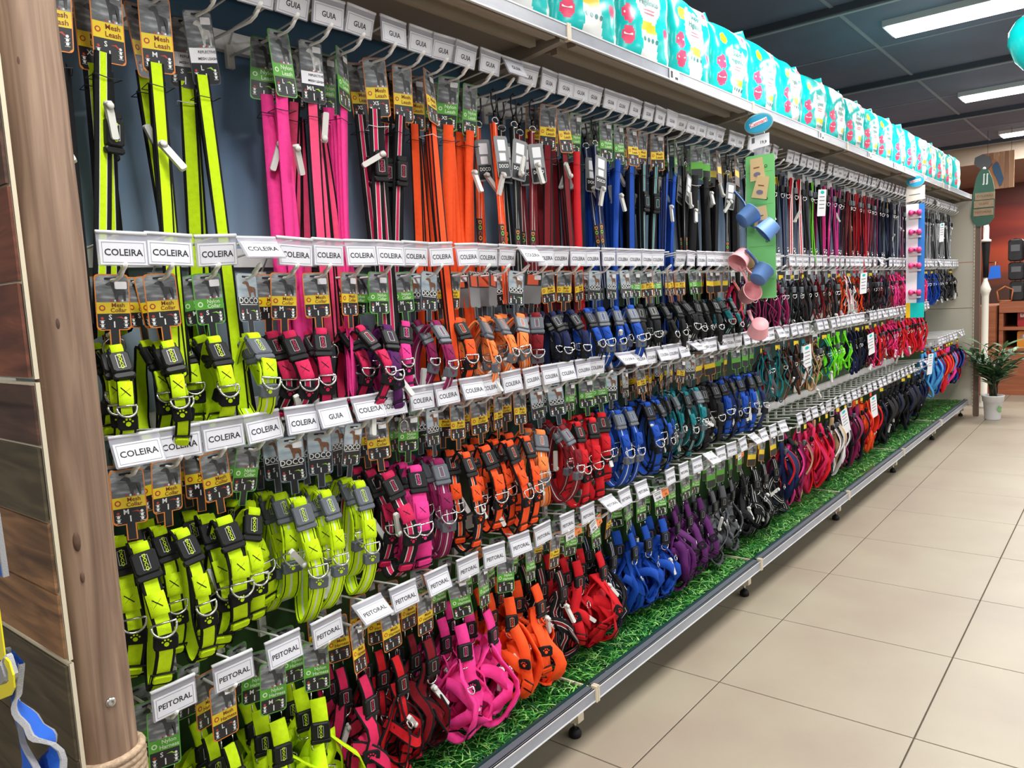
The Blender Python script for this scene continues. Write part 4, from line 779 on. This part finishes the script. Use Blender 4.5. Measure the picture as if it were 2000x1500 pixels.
b = MB(); b.prism([(-0.038, 0.605), (0.040, 0.615), (0.040, 0.665), (-0.038, 0.655)], -0.004, -0.005, WHITEC); b.poly([(-0.03, 0.63), (-0.018, 0.631), (-0.018, 0.652), (-0.03, 0.651)], -0.0055, GRYPL); b.text('19,9', 0.016, 0.016, 0.63, -0.0055, INK); b.obj('price_card', t)
b = MB(); hang_sign(b, 0); s_ = b.obj('oval_sign', t, (0.0, -0.008, 0.705), (0, -0.12, 0))
b = MB(); b.tube([(0, 0, 0.03), (0.006, 0.004, 0.06), (-0.012, 0.012, 0.078), (-0.022, 0.018, 0.09)], 0.0016, CREAM, 6); b.obj('cord', s_)
for k, (x, z, rz) in enumerate(((-0.012, 0.525, 0.08), (0.004, 0.452, -0.22), (0.002, 0.33, 0.1), (-0.03, 0.12, 0.3))):
    b = MB(); b.prism([(-0.03, -0.045), (0.032, -0.045), (0.026, 0.045), (-0.022, 0.045)], 0.0008, -0.0008, kraft); b.poly(oval(0.014, 0.009), -0.0012, mat('kraft_print', (112, 104, 130), 0.6), Matrix.Translation((0, 0, -0.02))); b.poly([(-0.012, 0.005), (0.012, 0.005), (0.012, 0.009), (-0.012, 0.009)], -0.0012, txtbrown); b.obj('kraft_card', t, (x, -0.006 - 0.002 * k, z), (0, -rz, 0))
cupm = dict(blue=mat('cup_blue', (86, 126, 182), 0.5), pink=mat('cup_pink', (226, 158, 164), 0.5))
def cup(colour, where, p, rot):
    m = cupm[colour]; t = thing('measuring_cup', '%s plastic measuring cup %s' % (colour, where), 'cup', p, rot, 'measuring cups on the green clip strip')
    b = MB(); b.lathe([(0.001, -0.030), (0.032, -0.030), (0.034, -0.028), (0.041, 0.030), (0.0425, 0.031), (0.0425, 0.033), (0.0395, 0.033), (0.039, 0.030), (0.032, -0.026), (0.001, -0.0265)], m, 22, caps=False); b.obj('bowl', t)
    b = MB(); b.ribbon([(0.040, 0, 0.026), (0.055, 0, 0.032), (0.085, 0, 0.034), (0.115, 0, 0.032)], Vector((0, 1, 0)), [0.016, 0.013, 0.014, 0.017], 0.003, [(1.0, m)]); b.obj('handle', t)
    return t
cup('blue', 'uppermost on the green strip, open side facing right', (3.08, 1.247, 1.623), (0.5, -0.9, 1.9)); cup('blue', 'right of the strip, below the uppermost cup', (3.10, 1.166, 1.571), (-2.5, -0.6, 1.2))
pc = cup('pink', 'left of the strip with a white sticker', (3.06, 1.267, 1.457), (2.4, 0.7, -1.2)); b = MB(); b.prism(rrect(-0.012, 0.012, -0.009, 0.009, 0.002, 2), 0.0006, -0.0006, WHITEC); b.obj('sticker', pc, (0, 0.0, -0.0312), (PI / 2, 0, 0))
cup('blue', 'lowest of the three blue ones, opening up and left', (3.08, 1.195, 1.386), (0.3, -0.8, 2.5)); cup('pink', 'just under the lowest blue cup', (3.08, 1.246, 1.312), (-0.6, -1.1, 1.6)); cup('pink', 'hanging alone below the end of the green strip', (3.10, 1.213, 1.171), (2.9, -0.9, 0.9))
# second clip strip with pink bag holders
t = thing('clip_strip', 'white and blue clip strip of pink dispensers under a teal oval sign', 'display strip', (6.1, 1.245, 1.06), (0, 0, -PI / 2 + 0.1))
b = MB(); b.prism([(-0.058, 0.10), (0.058, 0.10), (0.058, 0.80), (-0.058, 0.80)], 0.0012, -0.0012, WHITEC); b.prism([(0.01, 0.10), (0.060, 0.10), (0.060, 0.80), (0.022, 0.80)], -0.0013, -0.002, mat('strip_blue', (30, 112, 190), 0.4)); b.obj('strip', t)
b = MB(); b.prism([(-0.058, 0.0), (-0.03, 0.0), (-0.03, 0.105), (-0.058, 0.105)], 0.002, -0.004, PKY); b.prism([(-0.03, 0.0), (0.058, 0.0), (0.058, 0.105), (-0.03, 0.105)], 0.002, -0.004, TEAL); b.obj('end_card', t)
b = MB(); b.prism([(-0.06, 0.815), (0.06, 0.83), (0.06, 0.925), (-0.055, 0.925)], 0.001, -0.001, mat('strip_header', (214, 208, 196), 0.5)); b.poly([(-0.04, 0.86), (0.03, 0.865), (0.03, 0.87), (-0.04, 0.865)], -0.0016, GRYPL); b.obj('header_card', t)
b = MB(); hang_sign(b, 0); b.obj('oval_sign', t, (0.0, -0.006, 0.955))
dp = mat('dispenser_pink', (232, 66, 128), 0.3)
for k, z in enumerate((0.74, 0.605, 0.48, 0.37, 0.18)):
    b = MB(); 
    for s in (-1, 1): b.lathe([(0.004, -0.03), (0.018, -0.026), (0.02, -0.012), (0.014, 0.0)], dp, 12, Matrix.Translation((0.0, -0.02, z)) @ Matrix.Rotation(s * PI / 2, 4, 'Y') @ Matrix.Translation((0, 0, -0.012)))
    b.lathe([(0.013, -0.02), (0.013, 0.02)], dp, 12, Matrix.Translation((0, -0.02, z)) @ Matrix.Rotation(PI / 2, 4, 'Y')); b.poly(disc(0, z, 0.006), -0.036, INK); b.box((0, -0.012, z - 0.034), (0.075, 0.02, 0.014), mat('dispenser_base', (206, 190, 190), 0.4)); b.obj('dispenser', t)

# ================================================================== hanging white price tickets in the far bays
for k, (x, y, z, ry, h) in enumerate(((4.1, 1.35, 1.02, 0.2, 0.12), (5.3, 1.34, 1.0, 0.25, 0.14), (5.32, 1.33, 0.59, 0.28, 0.15), (5.15, 1.34, 1.39, 0.08, 0.13), (6.9, 1.29, 0.73, 0.05, 0.17), (4.7, 1.34, 0.59, 0.4, 0.16), (7.6, 1.34, 1.80, 0.1, 0.16), (4.35, 1.34, 1.84, 0.04, 0.14))):
    t = thing('price_ticket', 'long white printed price ticket hanging in the far bays, %s by distance' % ordinal(sorted(range(8), key=lambda q: (4.1, 5.3, 5.32, 5.15, 6.9, 4.7, 7.6, 4.35)[q]).index(k) + 1), 'ticket', (x, y, z), (0.1, -ry, -0.35), 'white price tickets in the far bays')
    b = MB(); b.prism(rrect(-0.034, 0.034, -h, 0.0, 0.004, 2), 0.0005, -0.0005, WHITEC); b.obj('card', t)
    b = MB(); b.poly(oval(0.016, 0.009, 12), -0.0009, TEAL, Matrix.Translation((0, 0, -0.015)))
    for q in range(4): b.poly([(-0.022, -0.04 - 0.02 * q), (0.02, -0.04 - 0.02 * q), (0.02, -0.036 - 0.02 * q), (-0.022, -0.036 - 0.02 * q)], -0.0009, GRYPL)
    b.obj('print', t)

# ================================================================== aisle sign, plant, display stand, background
green_s = mat('aisle_sign_green', (52, 98, 80), 0.5); plate_s = mat('aisle_sign_wood', (166, 140, 112), 0.7, noise=0.15, nscale=30)
t = thing('aisle_sign', 'green paddle-shaped aisle sign numbered 11 with three wooden plates', 'sign', (8.36, 1.14, 1.78), (0, 0, -PI / 2))
b = MB(); b.prism([(-0.045, 0.0), (0.045, 0.015), (0.085, 0.07), (0.09, 0.30), (0.07, 0.42), (0.04, 0.50), (0.0, 0.525), (-0.035, 0.50), (-0.06, 0.44), (-0.085, 0.30), (-0.10, 0.10), (-0.085, 0.05)], 0.008, -0.008, green_s); b.obj('board', t)
for z, dx in ((0.275, 0.012), (0.205, 0.004), (0.13, 0.002)):
    b = MB(); b.box((dx, -0.013, z), (0.155, 0.009, 0.064), plate_s); b.text('COLEIRAS' if z > 0.25 else 'GUIAS' if z > 0.2 else 'PEITORAIS', 0.028, dx, z, -0.018, mat('burnt_letter', (120, 96, 76), 0.8)); b.obj('wooden_plate', t)
b = MB()
for x in (0.002, 0.028):
    b.prism([(x - 0.006, 0.385), (x + 0.006, 0.385), (x + 0.006, 0.47), (x - 0.004, 0.47)], -0.009, -0.011, WHITEPL); b.poly(disc(x - 0.003, 0.383, 0.008, 8), -0.0115, WHITEPL); b.poly(disc(x + 0.003, 0.47, 0.008, 8), -0.0115, WHITEPL)
b.obj('number', t)
b = MB(); b.lathe([(0.012, 0.0), (0.014, 0.01), (0.006, 0.02)], WHITEPL, 10, Matrix.Translation((0.005, -0.01, 0.515))); b.obj('finial', t)
# white column-like stand behind the gondola end
t = thing('display_stand', 'slim white stand with a black sleeve, behind the gondola end', 'stand', (9.0, 1.20, 0))
b = MB(); b.lathe([(0.075, 0.0), (0.075, 0.02), (0.03, 0.05), (0.032, 1.12), (0.036, 1.15), (0.05, 1.19), (0.036, 1.23), (0.02, 1.28), (0.018, 1.32)], mat('stand_white', (214, 208, 196), 0.5), 18); b.obj('column', t)
b = MB(); b.tube([(0, -0.02, 1.455), (0, -0.10, 1.455)], 0.004, BLKPL, 6); b.lathe([(0.024, 1.31), (0.028, 1.45), (0.038, 1.65), (0.038, 1.66)], BLKPL, 18); b.obj('sleeve', t)
b = MB(); b.lathe([(0.045, 1.66), (0.045, 1.68), (0.025, 1.69), (0.027, 1.80), (0.02, 1.83)], mat('stand_white', (214, 208, 196), 0.5), 18); b.obj('neck', t)
# potted palm
t = thing('potted_palm', 'leafy green palm in a white plastic pot on the floor by the gondola end', 'plant', (8.27, 1.03, 0.0))
b = MB(); b.lathe([(0.001, 0.0), (0.062, 0.0), (0.066, 0.006), (0.078, 0.165), (0.086, 0.168), (0.09, 0.215), (0.094, 0.218), (0.094, 0.226), (0.086, 0.226), (0.083, 0.20), (0.001, 0.195)], mat('pot_white', (218, 220, 220), 0.45), 26, caps=False)
pt = b.obj('pot', t); b = MB(); T = Matrix.Rotation(math.radians(232), 4, 'Z') @ Matrix.Translation((0, 0, 0))
for dx, dz, r in ((-0.012, 0, 0.016), (0.01, 0.014, 0.014), (0.006, -0.016, 0.013), (-0.006, 0.024, 0.010)):
    b.add([(0.0745 - 0.001 * abs(q[0]) + 0.0035, q[0], 0.10 + q[1]) for q in disc(dx, dz, r, 10)], [tuple(range(10))], mat('pot_leaf_print', (110, 160, 96), 0.5), T)
b.obj('leaf_print', pt)
b = MB(); b.lathe([(0.001, 0.2), (0.083, 0.2)], mat('potting_soil', (54, 40, 30), 0.95), 20, caps=False); b.obj('soil', t)
leafm = [mat('palm_leaf_%d' % k, c, 0.4) for k, c in enumerate(((30, 66, 34), (48, 92, 46), (74, 118, 72), (100, 138, 98)))]; stemm = mat('palm_stem', (44, 50, 30), 0.6)
lr = random.Random(8)
for s in range(24):
    az = 2 * PI * s / 24 + lr.uniform(-.2, .2); lean = lr.uniform(0.12, 0.75); Lh = lr.uniform(0.28, 0.58); base = Vector((lr.uniform(-.03, .03), lr.uniform(-.03, .03), 0.2)); d = Vector((math.cos(az), math.sin(az), 0))
    pts = [base + d * (lean * Lh * u * u * 0.8) + Vector((0, 0, Lh * (u - 0.22 * lean * u * u))) for u in [q / 8 for q in range(9)]]
    b = MB(); b.tube(pts, [0.005 - 0.0004 * q for q in range(9)], stemm, 6); st = b.obj('stem', t)
    for k in range(3, 9):
        for sd in (-1, 1):
            p = pts[k]; tg = (pts[k] - pts[k - 1]).normalized(); side = tg.cross(Vector((0, 0, 1)) if abs(tg.z) < 0.95 else d).normalized() * sd
            ll = lr.uniform(0.13, 0.21); dirv = (side * 0.8 + tg * 0.7 + Vector((0, 0, lr.uniform(-.3, .15)))).normalized(); wv = dirv.cross(Vector((lr.uniform(-.4, .4), lr.uniform(-.4, .4), 1))).normalized() * lr.uniform(0.011, 0.019); dr = Vector((0, 0, -0.03))
            q = [p, p + dirv * ll * 0.35 + wv, p + dirv * ll * 0.7 + wv * 0.8 + dr * 0.4, p + dirv * ll + dr, p + dirv * ll * 0.7 - wv * 0.8 + dr * 0.4, p + dirv * ll * 0.35 - wv]
            b = MB(); b.add(q, [(0, 1, 5), (1, 2, 4, 5), (2, 3, 4)], lr.choice(leafm)); b.obj('leaf', st)
# counter with shelves at the far end
WOODC = wood('counter_wood', (128, 70, 44), (164, 96, 62), (1.5, 0.4, 8), 0.5)
t = thing('display_counter', 'brown wooden counter with open shelves at the far end of the store', 'counter', (10.0, 0.15, 0))
b = MB(); b.box((0.3, 0, 0.235), (0.6, 2.1, 0.47), WOODC); b.obj('plinth', t)
for z, nm in ((0.50, 'shelf'), (0.735, 'shelf'), (0.97, 'top')): 
    b = MB(); b.box((0.3, 0, z), (0.6, 2.1, 0.035 if z < 0.9 else 0.12), WOODC); b.obj(nm, t)
for yy in (-1.03, -0.1, 1.03):
    b = MB(); b.box((0.3, yy, 0.72), (0.58, 0.04, 0.5), WOODC); b.obj('divider', t)
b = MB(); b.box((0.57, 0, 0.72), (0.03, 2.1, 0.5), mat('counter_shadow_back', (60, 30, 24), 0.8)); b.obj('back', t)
side = MB(); side.box((0.35, 1.18, 0.5), (0.9, 0.22, 0.98), WOODC); side.obj('side_cabinet', t)
pk = 0
for z, c, w in ((0.752, (150, 30, 36), 'maroon'), (0.518, (206, 130, 34), 'amber')):
    for k in range(4):
        cc = c if not (w == 'amber' and k % 2) else (140, 40, 40)
        wn = w if not (w == 'amber' and k % 2) else 'dark red'
        b = MB(); m_ = mat('far_pack_' + wn.replace(' ', '_'), cc, 0.35); b.prism(rrect(-0.085, 0.085, 0.0, 0.185, 0.02, 3), 0.05, -0.05, m_); b.poly([(-0.06, 0.10), (0.06, 0.10), (0.06, 0.15), (-0.06, 0.15)], -0.051, mat('far_pack_panel', (190, 120, 110), 0.5)); b.text('Latam' if w == 'maroon' else 'Pet', 0.05, 0, 0.125, -0.052, WHITEC); 
        tag(b.obj('food_pack', None, (10.12, 0.95 - 0.22 * k, z), (0, 0, -PI / 2)), '%s food pack, %s from the left on the counter\'s %s shelf' % (wn, ordinal(k + 1), 'upper' if z > 0.6 else 'lower'), 'pack', 'packs in the far counter')
blkbox = mat('far_black_goods', (26, 25, 28), 0.5, noise=0.4, nscale=12)
for k, (y, z, w, h) in enumerate(((1.06, 1.03, 0.14, 0.22), (1.07, 1.26, 0.15, 0.2), (1.08, 1.47, 0.14, 0.24), (0.9, 1.03, 0.18, 0.3), (0.9, 1.34, 0.18, 0.36))):
    b = MB(); b.box((0, 0, h / 2), (w, 0.2, h), blkbox, None, 0.02); b.box((0, -0.1, h * 0.6), (w * 0.6, 0.012, h * 0.3), mat('far_grey_label', (92, 92, 96), 0.5)); b.tube([(-0.03, 0, h), (-0.02, 0, h + 0.012), (0.02, 0, h + 0.012), (0.03, 0, h)], 0.004, BLKPL, 6)
    tag(b.obj('pet_carrier', None, (10.3, y, z), (0, 0, -PI / 2)), 'black boxed pet carrier on the far counter, %s in the pile' % ordinal(k + 1), 'carrier', 'dark goods on the far counter')
t = thing('house_ornament', 'small orange-brown house-shaped wooden frame on the far counter', 'ornament', (10.15, 1.165, 1.032), (0, 0, -PI / 2)); om = mat('frame_orange_wood', (196, 112, 60), 0.6)
for p in ([(-0.06, 0), (0.06, 0)], [(-0.06, 0), (-0.075, 0.11)], [(0.06, 0), (0.075, 0.12)], [(-0.075, 0.11), (0, 0.16)], [(0, 0.16), (0.075, 0.12)]):
    b = MB(); b.tube([(p[0][0], 0, p[0][1] + 0.006), (p[1][0], 0, p[1][1] + 0.006)], 0.007, om, 6); b.obj('bar', t)
b = MB(); b.prism([(-0.06, 0.0), (0.05, 0.01), (0.04, 0.13), (-0.04, 0.13)], 0.006, 0.0, mat('bucket_blue', (24, 96, 196), 0.4)); t = tag(b.obj('blue_scoop', None, (8.99, 1.118, 1.29), (0, 0, -PI / 2)), 'small bright blue plastic scoop hanging beside the white stand', 'scoop')
b = MB(); b.tube([(0, 0.003, 0.12), (0.004, 0.003, 0.17), (-0.004, 0.003, 0.17), (-0.002, 0.003, 0.12)], 0.0025, kraft, 6); b.obj('cord', t)
# hanging board with macaws
t = thing('hanging_board', 'hanging wooden plank board with painted macaw cut-outs, far end', 'sign', (10.5, 1.285, 2.31), (0, 0, -PI / 2))
pl = [mat('board_plank_%d' % k, c, 0.7, noise=0.15, nscale=20, stretch=(1, 1, 0.15)) for k, c in enumerate(((178, 132, 100), (160, 116, 90), (190, 146, 112)))]
for k in range(6):
    b = MB(); b.box((-0.125 + 0.05 * k, 0, 0.2), (0.048, 0.016, 0.41), pl[k % 3]); b.obj('plank', t)
for x in (-0.11, 0.12):
    b = MB(); b.tube([(x, 0, 0.4), (x, 0, 0.66)], 0.002, INK, 5); b.obj('wire', t)
b = MB(); b.prism([(-0.06, 0.26), (-0.02, 0.30), (0.0, 0.28), (0.05, 0.10), (0.03, 0.03), (0.015, 0.02), (-0.01, 0.10), (-0.05, 0.18)], -0.009, -0.03, mat('macaw_blue', (52, 92, 128), 0.5)); b.obj('blue_macaw', t)
b = MB(); b.prism([(-0.24, 0.30), (-0.23, 0.37), (-0.15, 0.40), (-0.09, 0.36), (-0.06, 0.28), (-0.09, 0.24), (-0.14, 0.20), (-0.18, 0.24)], -0.012, -0.05, mat('macaw_grey', (104, 108, 112), 0.5)); b.obj('grey_macaw', t)
b = MB(); b.prism([(-0.09, 0.31), (-0.04, 0.33), (0.01, 0.28), (0.0, 0.16), (-0.05, 0.05), (-0.10, 0.06), (-0.09, 0.2)], -0.006, -0.012, mat('macaw_orange', (196, 128, 76), 0.5)); b.obj('orange_backing', t)
# teal balloon
t = thing('balloon', 'glossy teal balloon at the right edge below the ceiling', 'balloon', (4.2, 0.362, 2.34))
b = MB(); b.lathe([(0.001, -0.165), (0.012, -0.16), (0.05, -0.13), (0.10, -0.07), (0.128, 0.0), (0.125, 0.05), (0.10, 0.095), (0.06, 0.122), (0.001, 0.132)], mat('balloon_teal', (10, 190, 190), 0.15), 30, caps=False); bl = b.obj('skin', t)
b = MB(); b.lathe([(0.003, -0.163), (0.009, -0.178)], TEALD, 10); b.obj('knot', t); b = MB(); b.tube([(0, 0, 0.13), (0.01, 0, 0.4), (0, 0.01, 0.64)], 0.001, WHITEPL, 5); b.obj('string', t)

# ================================================================== neighbour bay: blue harness with yellow tag
BLUEF = mat('neoprene_blue', (26, 92, 196), 0.7, bump=0.3, bscale=500); GREYB = mat('grey_binding', (150, 150, 152), 0.7, bump=0.4, bscale=700); YCARD = mat('yellow_card', (238, 222, 10), 0.4)
t = thing('blue_harness', 'blue neoprene harness with grey binding and yellow tag, bottom left corner', 'harness', (0.3, 1.06, 1.3))
bb = [(0.10, GREYB), (0.90, BLUEF), (1.0, GREYB)]
def rib(nm, pts, w, wd=Vector((0.0, 1, 0.2))):
    b = MB(); P_ = [Vector(p) for p in pts]; out = []
    for i in range(len(P_) - 1):
        p0, p1, p2, p3 = P_[max(0, i - 1)], P_[i], P_[i + 1], P_[min(len(P_) - 1, i + 2)]
        for q in range(6):
            u = q / 6; out.append(0.5 * ((2 * p1) + (p2 - p0) * u + (2 * p0 - 5 * p1 + 4 * p2 - p3) * u * u + (3 * p1 - p0 - 3 * p2 + p3) * u ** 3))
    out.append(P_[-1]); b.ribbon(out, wd, w, 0.006, bb); return b.obj(nm, t)
rib('chest_panel', [(0, 0.02, -0.12), (0, 0.015, -0.20), (0, 0.012, -0.26)], 0.05)
rib('strap', [(0.0, -0.005, -0.36), (-0.006, -0.004, -0.41), (0.004, -0.03, -0.445), (0.012, -0.055, -0.475), (-0.01, -0.06, -0.52), (-0.03, -0.02, -0.56)], 0.06, Vector((0.1, 1, 0.35)))
rib('strap', [(0.012, 0.06, -0.44), (0.004, 0.02, -0.46), (-0.01, -0.03, -0.475), (-0.012, -0.06, -0.50)], 0.035, Vector((0.1, 0.4, 1)))
b = MB(); T = faceX((-0.012, 0.008, -0.275)); b.prism(rrect(-0.05, 0.022, -0.088, 0.0, 0.005, 3), 0.0008, -0.0008, YCARD, T); b.prism(rrect(-0.04, 0.012, -0.034, -0.012, 0.003, 2), -0.0009, -0.0014, mat('tag_red', (224, 40, 44), 0.4), T); b.obj('yellow_tag', t)
b = MB(); T = faceX((-0.014, -0.016, -0.372)) @ Matrix.Rotation(-0.55, 4, 'Y'); b.box((-0.005, 0, 0), (0.036, 0.012, 0.026), GREYB, T, 0.004); b.box((0.018, 0, 0), (0.022, 0.008, 0.03), GREYB, T, 0.004); b.obj('buckle', t)
b = MB(); T = faceX((-0.02, -0.026, -0.39)); b.prism([(-0.05, -0.03), (0.02, 0.0), (0.036, 0.014), (0.038, 0.03), (0.03, 0.044), (0.018, 0.046), (0.012, 0.038), (0.022, 0.03), (0.02, 0.018), (0.01, 0.012), (-0.05, -0.012)], 0.001, -0.001, YCARD, T); b.obj('yellow_hook_card', t)
b = MB(); b.tube([(0.0, 0.55, -0.012), (0.0, 0.05, -0.012), (0.0, 0.012, -0.010), (0, 0.0, 0.004)], 0.003, ENAMEL, 7); b.tube([(0.0, 0.016, -0.012), (0.0, 0.018, -0.13)], 0.0012, INK, 5); b.obj('hanger', t)
